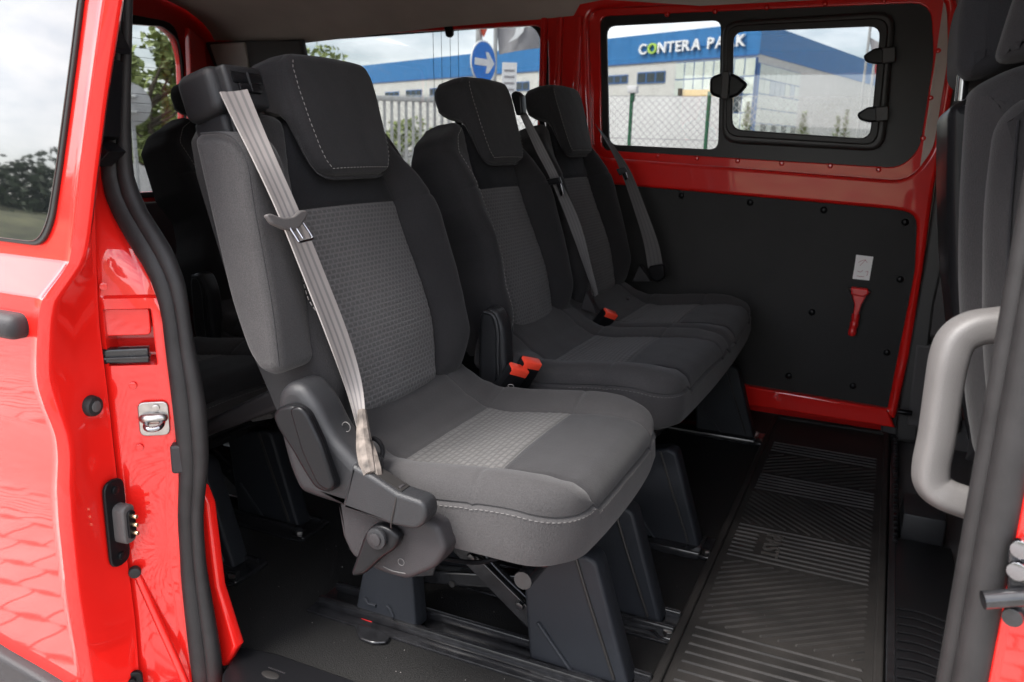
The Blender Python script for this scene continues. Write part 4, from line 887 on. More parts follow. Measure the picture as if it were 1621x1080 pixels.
# buckles on the bench
bk = [(-0.697, 1.46, 0.3379), (-0.6204, 1.46, 0.3964), (-0.7003, 1.52, 0.3282), (-0.6263, 1.52, 0.3946)]
def buckle(a, b, wd=.043):
    a = Vector(a); b = Vector(b); ax = (b-a).normalized(); sd = Vector((.72, .58, .25)); sd = (sd-ax*sd.dot(ax)).normalized(); n_ = ax.cross(sd); Lg = (b-a).length
    m_ = Matrix(((sd.x, n_.x, ax.x, a.x), (sd.y, n_.y, ax.y, a.y), (sd.z, n_.z, ax.z, a.z), (0, 0, 0, 1)))
    bm = bmesh.new(); boxbm(bm, (-wd/2, -.013, -.03), (wd/2, .012, Lg), .004, m_, 2); o = add('belt_buckle', bm2me(bm), PLASS, ben)
    bm = bmesh.new(); boxbm(bm, (-wd/2+.001, -.0135, Lg-.014), (wd/2-.001, .008, Lg+.004), .003, m_, 2); add('release_button', bm2me(bm), ORANGE, o)
    bm = bmesh.new(); boxbm(bm, (-wd/2+.004, .0075, Lg-.002), (wd/2-.004, .0105, Lg+.002), 0, m_, 1); add('buckle_slot', bm2me(bm), FRIT, o)
    return o, m_, Lg
o, m_, Lg = buckle([(-0.666, 1.425, 0.3454)][0], [(-0.6286, 1.425, 0.4037)][0])
for sgn in (-1, 1):
    tube('buckle_emblem', [m_ @ Vector((math.cos(t)*.007, sgn*.0133, Lg*.45+math.sin(t)*.0035)) for t in [k*math.pi/8 for k in range(17)]], .0006, TRIMG, o, 5, 1)
buckle([(-0.647, 1.46, 0.3523)][0], [(-0.6146, 1.455, 0.4129)][0])
buckle([(-0.6505, 2.02, 0.3841)][0], [(-0.6327, 2.02, 0.41)][0])
# belts of the bench
b2 = ribbon('seat_belt', [(-0.8552, 1.9, 0.9026), (-0.8098, 1.9, 0.819), (-0.7665, 1.9, 0.7489), (-0.7207, 1.925, 0.6336), (-0.6802, 1.95, 0.519), (-0.6566, 1.96, 0.4577)], [(-0.8428, 1.91, 0.9091), (-0.7942, 1.91, 0.8316), (-0.7473, 1.91, 0.754), (-0.6981, 1.935, 0.6469), (-0.669, 1.96, 0.53), (-0.6518, 1.97, 0.4632)], BELTD, ben)
plate('belt_tongue', [(-0.7733, 0.7502), (-0.7402, 0.7577), (-0.7329, 0.7428), (-0.766, 0.7367)], PLASS, b2, [], 1.885, .012, .003)
plate('tongue_plate', [(-0.7492, 0.7422), (-0.736, 0.7458), (-0.7264, 0.7158), (-0.7345, 0.7108)], CHROME, b2, [], 1.888, .004, .001)
plate('belt_guide', rnd([(-0.8738, 0.9503), (-0.8621, 0.9593), (-0.8448, 0.9474), (-0.8399, 0.9028), (-0.8568, 0.8996)], .006), PLASS, ben, [], 1.88, .03, .004)
b3 = ribbon('seat_belt', [(-0.8393, 2.42, 0.8969), (-0.7827, 2.42, 0.8167), (-0.747, 2.42, 0.7527), (-0.7059, 2.43, 0.6506), (-0.6728, 2.44, 0.5561), (-0.6537, 2.45, 0.4687)], [(-0.8248, 2.44, 0.8755), (-0.7692, 2.44, 0.8171), (-0.7215, 2.44, 0.7533), (-0.6741, 2.45, 0.6512), (-0.6301, 2.46, 0.5476), (-0.6113, 2.47, 0.4699)], BELTD, ben)
plate('belt_tongue', [(-0.7605, 0.7655), (-0.7334, 0.7739), (-0.7227, 0.7595), (-0.7476, 0.7474)], PLASG, b3, [], 2.40, .012, .003)
plate('tongue_plate', [(-0.7428, 0.7588), (-0.7293, 0.7631), (-0.7199, 0.7394), (-0.7294, 0.7334)], CHROME, b3, [], 2.402, .004, .001)
plate('belt_anchor', rnd([(-0.6514, 0.4761), (-0.6048, 0.4879), (-0.5959, 0.4459), (-0.6202, 0.4279), (-0.6451, 0.4413)], .01), PLASS, ben, [], 2.44, .02, .005)
plate('seat_bracket', [(-0.7067, 0.4139), (-0.6916, 0.4627), (-0.659, 0.4074)], PLASG, ben, [], 1.99, .03, .003); plate('seat_bracket', [(-0.7061, 0.4208), (-0.6851, 0.4746), (-0.6455, 0.4266)], PLASG, ben, [], 2.46, .03, .003)
for p in [(-0.7097, 1.88, 0.3627), (-0.6772, 2.33, 0.3905)]: cyl('anchor_clip', p, (.5, -.5, .7), .005, .006, CHROME, ben, 10)

# third row, copies pushed back
SKIP = {'armrest', 'belt_reel_housing', 'seat_belt', 'recliner_cover', 'cover_ridge', 'recline_lever', 'belt_pocket', 'lower_cover', 'tilt_lever', 'red_tab', 'rail_tongue', 'tongue_tip', 'cross_bar', 'bar_hole'}
def copy_seat(o, dx, dz, label, skip=()):
    c = o.copy(); COL.objects.link(c); c.location = o.location+Vector((dx, 0, dz)); c['label'] = label; c['group'] = 'third row seats'
    for ch in list(o.children):
        if ch.name.split('.')[0] not in skip: copytree(ch, c)
    return c
s3 = copy_seat(one, -.80, 0, 'black rear row seat behind the door pillar, its black leg on the floor', SKIP)
copy_seat(ben, -.80, 0, 'black rear row bench hidden behind the grey single seat', ('belt_buckle',))
tr = [(-1.0473, 1.1, 0.3383), (-1.0182, 1.1, 0.3235), (-0.979, 1.11, 0.3345), (-0.9885, 1.11, 0.3475)]
bm = bmesh.new(); vv = [bm.verts.new(q) for q in tr]; bm.faces.new(vv); r_ = bmesh.ops.extrude_face_region(bm, geom=bm.faces[:]); bmesh.ops.translate(bm, vec=(0, .02, .006), verts=[v for v in r_['geom'] if isinstance(v, bmesh.types.BMVert)])
bmesh.ops.recalc_face_normals(bm, faces=bm.faces[:])
add('pull_strap', bm2me(bm), CARPET, s3)
sk = plate('cushion_underside', [(-1.0728, 0.3341), (-0.8857, 0.4354), (-0.8881, 0.3908), (-1.0552, 0.3134)], PLASG, s3, [], 1.02, .3, .01)

# front passenger seat at the right edge
fs = thing('front_seat', 'charcoal front passenger seat seen from behind at the right edge', 'seat', (.3, 1.35, 0))
sb = plate('backrest', rnd([(0.0701, 0.9005), (0.0748, 0.9184), (0.1072, 0.9393), (0.1995, 0.9681), (0.2691, 0.6627), (0.26, 0.4565), (0.1479, 0.4333), (0.1211, 0.5312), (0.0921, 0.6826), (0.078, 0.7976)], [.02, .03, .03, .08, .1, .03, .03, .03, .05, .05]), FAB, fs, [], 1.14, .44, .05, bres=5)
plate('backrest_shell', rnd([(0.0511, 0.8968), (0.0782, 0.9124), (0.1579, 0.4601), (0.1526, 0.4176), (0.1222, 0.5083), (0.0845, 0.6702), (0.0638, 0.7936)], .03), PLASS, fs, [], 1.2, .34, .02, bres=3)
plate('side_bolster', rnd([(0.0997, 0.8779), (0.1313, 0.9122), (0.2073, 0.7355), (0.2139, 0.4623), (0.1626, 0.4517), (0.1264, 0.6073), (0.1028, 0.7787)], .05), FAB, fs, [], 1.105, .09, .035, bres=4)
tube('piping', [(x, 1.1045, z) for x, z in [(0.1199, 0.8783), (0.1273, 0.7798), (0.1386, 0.6696), (0.1491, 0.546), (0.1579, 0.449)]], .0018, FABD, fs, 6, 6)
h = plate('headrest', rnd([(0.0474, 1.0109), (0.0545, 1.0689), (0.1585, 1.0835), (0.1883, 0.9777), (0.1153, 0.9425), (0.0687, 0.9292), (0.0555, 0.9431)], .03), FABD, fs, [], 1.20, .28, .03, bres=4)
plate('headrest_face', rnd([(0.0927, 0.9475), (0.1017, 1.0118), (0.1096, 1.0532), (0.1702, 1.0565), (0.1837, 0.9743), (0.1243, 0.9485)], .02), FAB, h, [], 1.162, .08, .02, bres=3)
hp = [(0.0657, 1.26, 0.9542), (0.068, 1.26, 0.9068)]
tube('headrest_post', [hp[0], hp[1]], .0075, CHROME, fs, 14, 2)
box('seat_base', (.20, 1.16, -.05), (.75, 1.64, .40), CARPET, fs, .03)
box('seat_cushion', (.20, 1.12, .36), (.75, 1.66, .52), FAB, fs, .05)

# ------------------------------------------------------------------ the rubber mat
rm = thing('rubber_mat', 'long dusty black rubber mat with raised ribs on the van floor', 'floor mat', (-.08, 1.8, 0))
x0, x1, y0, y1 = -.252, .085, .95, 2.602
mo = plate('mat_base', rnd([(x0, y0), (x1, y0), (x1, y1), (x0, y1)], .02), MATR, rm, [], .007, .006, .002, 'Z')
plate('mat_rim', rnd([(x0, y0), (x1, y0), (x1, y1), (x0, y1)], .02), MATR, rm, [rnd([(x0+.016, y0+.016), (x1-.016, y0+.016), (x1-.016, y1-.016), (x0+.016, y1-.016)], .014)], .016, .010, .004, 'Z')
bands = [[(-0.2361, 1.3397)], [(-0.2365, 1.6078)], [(-0.2415, 1.7835)], [(-0.2412, 1.9849)], [(-0.2413, 2.1077)], [(-0.2418, 2.271)]]
yb = [b[0][1] for b in bands]
bm = bmesh.new()
def rib(p, q, wd=.0055, h=.0032):
    p = Vector((*p, .007)); q = Vector((*q, .007)); d = (q-p)
    if d.length < .02: return
    d.normalize(); s = Vector((-d.y, d.x, 0))*wd/2; t = s*.45; up = Vector((0, 0, h)); e = d*wd*.5
    vs = [bm.verts.new(v) for v in (p+s, p-s, q-s, q+s, p+t+up+e, p-t+up+e, q-t+up-e, q+t+up-e)]
    for f in ((4, 5, 6, 7), (0, 1, 5, 4), (1, 2, 6, 5), (2, 3, 7, 6), (3, 0, 4, 7)): bm.faces.new([vs[k] for k in f])
xa, xb = x0+.030, x1-.030
def hband(a, b, n, cut=None):
    for k in range(n):
        y = a+(b-a)*(k+.5)/n
        if cut and cut[0] < y < cut[1]: rib((xa, y), (cut[2], y)); rib((cut[3], y), (xb, y))
        else: rib((xa, y), (xb, y))
def dband(a, b, dx, dy_, step):
    k = -60
    while k < 60:
        c = k*step; k += 1           # line x = xm + c + dx*t, y = a + dy*t
        t0 = 0; t1 = (b-a)/dy_ if dy_ else 0
        if abs(dy_) < 1e-6: continue
        lo, hi = sorted((0, (b-a)/dy_)); X0 = (xa+xb)/2+c
        ta, tb = sorted(((xa-X0)/dx, (xb-X0)/dx)); lo, hi = max(lo, ta), min(hi, tb)
        if hi-lo > .01:
            yy0 = a if dy_ > 0 else a
            rib((X0+dx*lo, a+dy_*lo), (X0+dx*hi, a+dy_*hi))
hband(y0+.03, yb[0]-.008, 13)
dband(yb[0], yb[1]-.006, .80, .60, .030)
ym = (yb[1]+yb[2])/2; hband(yb[1], yb[2], 9, (ym-.045, ym+.045, -.172, -.128))
dband(yb[2]+.006, yb[3], .8, -.6 if False else .0001, .03) if False else None
k = -40
for k in range(-60, 60):
    c = k*.026; X0 = (xa+xb)/2+c; a, b = yb[2]+.006, yb[3]
    # falling diagonals
    dx, dyy = .75, -.66; lo, hi = sorted(((a-b)/dyy*0, (a-b)/dyy)); ta, tb = sorted(((xa-X0)/dx, (xb-X0)/dx)); lo, hi = max(lo, ta), min(hi, tb)
    if hi-lo > .012: rib((X0+dx*lo, b+dyy*lo), (X0+dx*hi, b+dyy*hi), .0048)
hband(yb[3]+.006, yb[4], 6)
dband(yb[4]+.008, yb[5], .8, .6, .034)
hband(yb[5]+.01, yb[5]+.10, 4)
add('tread_ribs', bm2me(bm), RIBM, rm, False, kind='stuff')
TEXTM = mat('worn_raised_rubber', (.030, .0275, .0255), .6)
me = textme('PAST', .050, .0022, .0004, 'CENTER')
me.transform(Matrix.Translation((-.156, ym, .0085)) @ Matrix.Rotation(-math.pi/2, 4, 'Z'))
add('embossed_text', me, TEXTM, rm, False)
# small things on the wall and floor
cd = [(-0.0716, 0.5398), (-0.0249, 0.5375), (-0.0275, 0.4668), (-0.0737, 0.4678)]
card = plate('instruction_card', cd, WHITEP, None, [], 2.6145, .0012, 0)
tag(card, 'small white card with faint pink drawing on the black side board', 'card')
pts = [[(-0.063, 0.5172), (-0.055, 0.5235), (-0.0467, 0.5261), (-0.039, 0.5192)], [(-0.0584, 0.5081), (-0.051, 0.5182), (-0.0435, 0.5282)], [(-0.0635, 0.4926), (-0.0545, 0.4896), (-0.0483, 0.4958)], [(-0.0408, 0.4909), (-0.0341, 0.4933), (-0.036, 0.48)], [(-0.0635, 0.4774), (-0.0512, 0.4767), (-0.0426, 0.4775)]]
for pp in pts: tube('pen_stroke', [(x, 2.6142, z) for x, z in pp], .0008, PINK, card, 5, 4)
card.location = (0, 0, 0)
ham = thing('emergency_hammer', 'red emergency hammer clipped to the black side board under the white card', 'hammer', [(-0.0529, 2.61, 0.2997)][0])
hh = plate('hammer_head', rnd([(-0.0747, 0.4466), (-0.0278, 0.4456), (-0.0226, 0.431), (-0.0385, 0.4199), (-0.0721, 0.424)], .004), REDP, ham, [], 2.585, .022, .005)
pA, pB = [(-0.0825, 2.596, 0.4381), (-0.0199, 2.596, 0.4368)]
ax = (Vector(pB)-Vector(pA)).normalized()
cyl('steel_tip', Vector(pA)+ax*.006, -ax, .0075, .014, STEEL, hh, 16, .002); cyl('steel_tip', Vector(pB)-ax*.006, ax, .0075, .014, STEEL, hh, 16, .002)
plate('hammer_neck', rnd([(-0.0709, 0.4272), (-0.029, 0.4257), (-0.0393, 0.3961), (-0.0456, 0.3608), (-0.0594, 0.3592), (-0.0583, 0.394)], .003), REDP, ham, [], 2.592, .014, .003)
for s_ in ([(-0.0761, 0.4266), (-0.0617, 0.3937), (-0.0631, 0.3607)], [(-0.0271, 0.424), (-0.0391, 0.3942), (-0.0421, 0.3612)]): tube('clip_edge', [(x, 2.596, z) for x, z in s_], .0022, PLASG, ham, 6, 4)
hd = [(-0.0513, 2.594, 0.367), (-0.0515, 2.594, 0.3535), (-0.0521, 2.594, 0.3438), (-0.0527, 2.594, 0.334), (-0.0548, 2.594, 0.3222), (-0.0552, 2.594, 0.3105), (-0.0558, 2.594, 0.3006)]
tube('hammer_handle', hd, [.011, .0115, .0105, .0120, .0105, .0120, .010], REDP, ham, 14, 5)

# ------------------------------------------------------------------ outside
GZ = -.6
bm = bmesh.new(); bmesh.ops.create_grid(bm, x_segments=1, y_segments=1, size=400)
gr = add('ground', bm2me(bm), ASPH, None, False, kind='structure'); gr.location = (0, 0, GZ-.03)
pv = box('paving_bed', (-9, -8, GZ-.1), (6, 4, GZ-.012), JOINT, None, 0); pv['kind'] = 'structure'
# interlocking pavers in front of the door
bm = bmesh.new(); A_, B_ = .165, .088
def paver(cx, cy):
    n = 6; out = []
    zz_ = lambda t: .006*math.sin(t*2*math.pi)
    g = .0045
    for k in range(n): t = k/n; out.append((-A_/2+g+(A_-2*g)*t, -B_/2+g+zz_(t)))
    for k in range(n): t = k/n; out.append((A_/2-g+zz_(t)*.8, -B_/2+g+(B_-2*g)*t))
    for k in range(n): t = 1-k/n; out.append((-A_/2+g+(A_-2*g)*t, B_/2-g+zz_(t)))
    for k in range(n): t = 1-k/n; out.append((-A_/2+g+zz_(t)*.8, -B_/2+g+(B_-2*g)*t))
    h = random.uniform(-.0015, .0015)
    lo = [bm.verts.new((cx+x, cy+y, GZ-.012)) for x, y in out]; hi = [bm.verts.new((cx+x*.975, cy+y*.96, GZ+h)) for x, y in out]
    bm.faces.new(hi)
    for k in range(len(out)): bm.faces.new((lo[k], lo[(k+1) % len(out)], hi[(k+1) % len(out)], hi[k]))
for j in range(88):
    for i in range(50): paver(-6.5+(i+(j % 2)*.5)*A_, -6.8+j*B_)
pa = add('paving_stones', bm2me(bm), PAVE, pv, False, kind='stuff')
# leaf helper
def leaves(bm, c, rx, ry, rz, n, s, dens=None):
    for k in range(n):
        while True:
            p = Vector((random.uniform(-1, 1), random.uniform(-1, 1), random.uniform(-1, 1)))
            if p.length < 1 and (p.length > .35 or random.random() < .4): break
        q = Vector((c[0]+p.x*rx, c[1]+p.y*ry, c[2]+p.z*rz))
        a = Vector((random.gauss(0, 1), random.gauss(0, 1), random.gauss(0, .7))).normalized(); b = a.cross(Vector((random.gauss(0, 1), random.gauss(0, 1), random.gauss(0, 1)))).normalized()
        z_ = s*random.uniform(.6, 1.4)
        v = [bm.verts.new(q+a*z_), bm.verts.new(q+b*z_*.55), bm.verts.new(q-a*z_), bm.verts.new(q-b*z_*.55)]
        bm.faces.new(v)
def tree(label, x, y, h, r, n, s, m=LEAF, z0=GZ, group='trees around the yard'):
    t = thing('leafy_tree', label, 'tree', (x, y, z0), group)
    bm = bmesh.new(); pts = [Vector((x+random.uniform(-.1, .1)*k, y, z0+h*.72*k/5)) for k in range(6)]
    tubebm(bm, pts, [h*.022*(1-.14*k) for k in range(6)], 9)
    cl = []
    for k in range(15):
        zz_ = z0+h*random.uniform(.30, .92); a = random.uniform(0, 6.28); w_ = r*random.uniform(.35, .8)*(1.1-abs((zz_-z0)/h-.55))
        c = Vector((x+math.cos(a)*w_, y+math.sin(a)*w_, zz_)); cl.append(c)
        b0 = Vector((x, y, z0+(zz_-z0)*.72)); tubebm(bm, [b0, b0.lerp(c, .5)+Vector((0, 0, -.1)), c], [h*.008, h*.006, h*.002], 6)
    add('trunk', bm2me(bm), BARK, t)
    bm = bmesh.new()
    for c in cl: q = r*random.uniform(.28, .5); leaves(bm, c, q, q, q*.8, n//15, s)
    add('crown', bm2me(bm), m, t, False)
    return t
def polar(az, d): return (d*math.sin(rad(az)), d*math.cos(rad(az)))
x, y = polar(-47.9, 16); tree('tall open leafy tree seen through the rear door window', x, y, 3.5, 1.15, 2600, .085)
x, y = polar(-50.8, 17); tree('broad leafy tree at the left edge of the rear window', x, y, 3.0, 1.2, 1800, .09)
x, y = polar(-46.2, 20); tree('low leafy tree before the blue building in the rear window', x, y, 2.3, 1.3, 1400, .09)
x, y = polar(-38.3, 26); tree('distant green treetop beside the corner trim', x, y, 4.3, 1.5, 1400, .11)
x, y = polar(-31.8, 20); tree('small green tree behind the grey picket fence', x, y, 1.9, .8, 800, .08)
x, y = polar(-30.0, 21); tree('slim green tree behind the right end of the picket fence', x, y, 1.7, .6, 600, .08)
# young conifers by the wire fence
for (px, lab) in zip([(-3.8951, 24.0, 1.916), (-2.3914, 24.0, 1.6826), (-1.5217, 24.0, 1.6129), (-1.3179, 24.0, 1.7449)], ('largest young conifer before the glazed corner', 'young conifer in front of the grey warehouse end', 'thin sapling left of the window catch', 'sparse twiggy sapling beside the window catch')):
    hgt = px[2]-GZ; t = thing('young_conifer', lab, 'conifer', (px[0], px[1], GZ), 'young conifers along the fence')
    tube('trunk', [(px[0], px[1], GZ), (px[0], px[1], px[2]+.1)], .025, BARK, t, 6, 2)
    bm = bmesh.new()
    for k in range(520 if 'thin' not in lab and 'sparse' not in lab else 240):
        u = random.random()**.8; zz_ = GZ+.2+(hgt-.1)*u; rr = (1-u)*(.62 if 'thin' not in lab and 'sparse' not in lab else .4)*random.uniform(.3, 1); a = random.uniform(0, 6.28)
        p = Vector((px[0]+math.cos(a)*rr, px[1]+math.sin(a)*rr, zz_)); d = Vector((math.cos(a), math.sin(a), .7)).normalized()*.13; s = d.cross(Vector((0, 0, 1))).normalized()*.03
        v = [bm.verts.new(q) for q in (p-d*.4, p+s, p+d, p-s)]; bm.faces.new(v)
    add('crown', bm2me(bm), LEAF2, t, False)
# warehouse
PHI1, PHI2, D1 = 27.0, -78.0, 54.0
N1 = Vector((math.sin(rad(PHI1)), math.cos(rad(PHI1)), 0)); T1 = Vector((-N1.y, N1.x, 0))      # T1 runs to the left
PC = Vector([(-10.2325, 65.8193, 8.7547)][0]); PC.z = 0
N2 = Vector((math.sin(rad(PHI2)), math.cos(rad(PHI2)), 0)); T2 = Vector((N2.y, -N2.x, 0))
if T2.y < 0: T2 = -T2
wh = thing('warehouse', 'long cream and blue warehouse with a glazed corner and white sign letters', 'building', (PC.x, PC.y, GZ))
def fbox(name, face, s0, s1, z0, z1, d0, d1, m, parent, bm=None, kind=None):
    T, N = (T1, N1) if face == 1 else (T2, N2)
    own = bm is None
    if own: bm = bmesh.new()
    vs = []
    for d in (d0, d1):
        for s, z in ((s0, z0), (s1, z0), (s1, z1), (s0, z1)):
            p = PC+T*s-N*d; vs.append(bm.verts.new((p.x, p.y, z)))
    for f in ((0, 1, 2, 3), (7, 6, 5, 4), (0, 4, 5, 1), (1, 5, 6, 2), (2, 6, 7, 3), (3, 7, 4, 0)): bm.faces.new([vs[k] for k in f])
    if own:
        bmesh.ops.recalc_face_normals(bm, faces=bm.faces[:]); return add(name, bm2me(bm), m, parent, False, kind=kind)
def S1(p): v = Vector(p)-PC; return v.dot(T1), p[2]
def S2(p): v = Vector(p)-PC; return v.dot(T2), p[2]
F1 = lambda pts: [S1(p) for p in pts]
ZR = ([(-24.5009, 73.0895, 9.8376)][0][2]+[(-13.5752, 67.5225, 9.8908)][0][2])/2
ZB = ([(-24.345, 73.01, 7.589)][0][2]+[(-17.3876, 69.465, 7.6746)][0][2])/2
def prism(name, pts, z0, z1, m, parent):
    bm = bmesh.new(); lo = [bm.verts.new((p.x, p.y, z0)) for p in pts]; hi = [bm.verts.new((p.x, p.y, z1)) for p in pts]
    bm.faces.new(hi); bm.faces.new(lo[::-1])
    for k in range(len(pts)): bm.faces.new((lo[k], lo[(k+1) % len(pts)], hi[(k+1) % len(pts)], hi[k]))
    bmesh.ops.recalc_face_normals(bm, faces=bm.faces[:]); return add(name, bm2me(bm), m, parent, False)
foot_ = [PC, PC+T1*84, PC+T1*84+T2*60, PC+T2*60]
prism('wall', foot_, GZ, ZB, CREAM, wh)
o1, o2 = -N1*.05, -N2*.05
band = prism('blue_band', [PC+o1+o2, PC+T1*84+o1-o2, PC+T1*84+T2*60-o1-o2, PC+T2*60+o2-o1], ZB, ZR, BLUE, wh)
for k in range(34): fbox('panel_joint', 1, 1.2+k*2.4, 1.23+k*2.4, ZB, ZR, .045, .062, BLUE, band)
fbox('band_trim', 1, -.02, 84, ZB-.10, ZB, 0, .10, MULL, wh)
# strip windows
for pts in ([(-24.2851, 72.9795, 6.7257), (-22.084, 71.858, 5.9918)], [(-21.081, 71.3469, 6.8362), (-18.2675, 69.9134, 5.8935)], [(-35.9874, 78.9421, 6.6564), (-34.1473, 78.0045, 5.7976)], [(-55.2216, 88.7424, 6.474), (-52.0193, 87.1107, 5.6529)], [(-50.4241, 86.298, 6.532), (-48.161, 85.1449, 5.6228)], [(-59.7364, 91.0428, 6.3891), (-56.6947, 89.493, 5.8485)]):
    (sa, za), (sb_, zb_) = F1(pts)
    wz = sorted((za, zb_))
    f = fbox('window', 1, sb_, sa, wz[0], wz[1], .0, .08, MULL, wh)
    nP = 3 if abs(sa-sb_) > 2.2 else 2
    for k in range(nP):
        a = sb_+(sa-sb_)*k/nP+.08; b = sb_+(sa-sb_)*(k+1)/nP-.08; fbox('pane', 1, a, b, wz[0]+.1, wz[1]-.1, .07, .095, WINB, f)
# glazed corner on the first face
se = F1([(-17.1477, 69.3428, 4.9025)])[0][0]; zt_ = ZB-.25
gl_ = fbox('glazed_corner', 1, 0, se, GZ, zt_, .0, .25, MULL, wh)
nC, zrows = 8, [GZ, 1.0, 2.0, 3.3, 4.5, 5.7, zt_]
zrows = [GZ]+[GZ+(zt_-GZ)*k/6 for k in (1, 2, 3, 4, 5, 6)]
for c in range(nC):
    for r_ in range(6):
        dark = (c in (1, 2, 5, 6)) and r_ in (1, 3) or (c == 1 and r_ == 4)
        if dark and c in (2, 6): continue
        e = 2 if dark and c in (1, 5) and r_ in (1, 3) else 1
        fbox('glass_panel', 1, se*c/nC+.05, se*(c+e)/nC-.05, zrows[r_]+.05, zrows[r_+1]-.05, .24, .29, WINB if dark else CREAM2, gl_)
bmx = None
# second face, running away to the right
s_end = 22.0
gl2 = fbox('glazed_corner', 2, .03, 9.5, GZ, zt_-.4, .0, .18, MULL, wh)
z2r = [GZ+(zt_-.4-GZ)*k/7 for k in range(8)]
for c in range(8):
    for r_ in range(7):
        dark = (r_ in (0, 2) and c % 2 == 1) ; pale = (r_ == 5 and c in (2, 3, 4, 6))
        fbox('glass_panel', 2, .05+9.4*c/8+.03, .05+9.4*(c+1)/8-.03, z2r[r_]+.04, z2r[r_+1]-.04, .17, .20, WINB if dark else (WINP if pale else CREAM2), gl2)
# sign letters
lp0, lp1 = F1([(-20.9304, 71.2702, 8.2698), (-11.232, 66.3286, 8.2989)])
cap = F1([(-20.8639, 71.2363, 9.0818)])[0][1]-F1([(-20.7997, 71.2036, 8.261)])[0][1]
sg = fbox('sign_rail', 1, lp1[0], lp0[0], lp0[1]+cap*.3, lp0[1]+cap*.34, .05, .12, BLUE, wh)
word = 'CONTERA PARK'; size = cap/.70; adv = 0; items = []
for ch in word:
    if ch == ' ': adv += size*.42; continue
    me = textme(ch, size, .09, size*.022); xs = [v.co.x for v in me.vertices]; wch = max(xs)-min(xs)
    items.append((me, adv-min(xs), ch)); adv += wch+size*.10
total = adv-size*.10; fsc = (lp0[0]-lp1[0])/total
seenO = False
for me, off, ch in items:
    me.transform(Matrix.Scale(fsc, 4, (1, 0, 0)) @ Matrix.Translation((off, 0, 0)))
    base = PC+T1*lp0[0]-N1*.2; X = -T1; Y = Vector((0, 0, 1)); Z = -N1
    me.transform(Matrix(((X.x, Y.x, Z.x, base.x), (X.y, Y.y, Z.y, base.y), (X.z, Y.z, Z.z, lp0[1]), (0, 0, 0, 1))))
    add('letter', me, GREENO if ch == 'O' and not seenO else SIGNW, sg, False)
    if ch == 'O': seenO = True
# wire fence with posts, sheeting behind it
ft = [(-2.712, 9.0, 1.3129), (-1.8672, 9.0, 1.349)]; zf = (ft[0][2]+ft[1][2])/2+.02
fen = thing('wire_fence', 'green post chain link fence between the van and the warehouse', 'fence', (-2, 9, GZ))
xs_ = [ft[0][0]-(ft[1][0]-ft[0][0])*k for k in (1, 0)]+[ft[1][0]+(ft[1][0]-ft[0][0])*k for k in (0, 4, 5)]
for xx in xs_: tube('post', [(xx, 9.0, GZ), (xx, 9.0, zf+.05)], .022, POSTG, fen, 10, 2)
bm = bmesh.new(); xa_, xb_ = -5.2, 3.2; st_ = .078
k = 0
H_ = zf-GZ; nW = int((xb_-xa_+H_)/st_)
def wire(p, q, r=.0026):
    d = (q-p).normalized(); s = Vector((d.z, 0, -d.x))*r; u = Vector((0, r, 0))
    v = [bm.verts.new(t) for t in (p+s, p+u, p-s, q+s, q+u, q-s)]
    bm.faces.new((v[0], v[3], v[4], v[1])); bm.faces.new((v[1], v[4], v[5], v[2])); bm.faces.new((v[2], v[5], v[3], v[0]))
for k in range(nW):
    c = xa_-H_+k*st_
    for sgn in (1, -1):
        p = Vector((c, 8.985, GZ)); q = Vector((c+H_, 8.985, zf))
        if sgn < 0: p, q = Vector((c+H_, 8.985, GZ)), Vector((c, 8.985, zf))
        wire(p, q)
for zz_ in (zf, zf-.45): wire(Vector((xa_-.5, 8.99, zz_)), Vector((xb_, 8.99, zz_)), .004)
add('wire_mesh', bm2me(bm), GALV, fen, False, kind='stuff')
wl = [(-3.6541, 10.2, 1.3578), (-1.9886, 10.2, 1.4101)]
ws_ = box('sheeting_screen', (wl[0][0]-1.2, 10.2, GZ), (wl[1][0]+.02, 10.26, (wl[0][2]+wl[1][2])/2+.03), WHITEW, None, .01)
tag(ws_, 'white sheeting screen standing behind the wire fence', 'screen')
yb_ = [(-3.8666, 16.0, 1.8695), (-3.2775, 16.0, 1.6655)]
yw = thing('timber_crate', 'pale yellow timber crate showing above the white screen', 'crate', (yb_[0][0], 16, GZ))
box('crate_side', (yb_[0][0], 16, GZ), (yb_[1][0]+.3, 16.6, yb_[0][2]), YELW, yw, .01); box('crate_post', (yb_[0][0]-.05, 15.96, GZ), (yb_[0][0]+.03, 16.02, yb_[0][2]+.02), BARK, yw, .004)
lm = [(-2.7571, 9.0, 1.4588), (-2.6521, 9.0, 1.3795), (-2.7243, 9.0, 1.3926), (-2.6834, 9.0, 1.3131)]
fl = thing('fence_lamp', 'small pale lamp box fixed on top of a green fence post', 'lamp', (lm[0][0], 9, lm[3][2]))
box('lamp_box', (lm[0][0], 8.95, lm[1][2]), (lm[1][0], 9.05, lm[0][2]), WHITEP, fl, .01); box('lamp_neck', (lm[2][0], 8.97, lm[3][2]-.02), (lm[3][0], 9.03, lm[2][2]), POSTG, fl, .004)
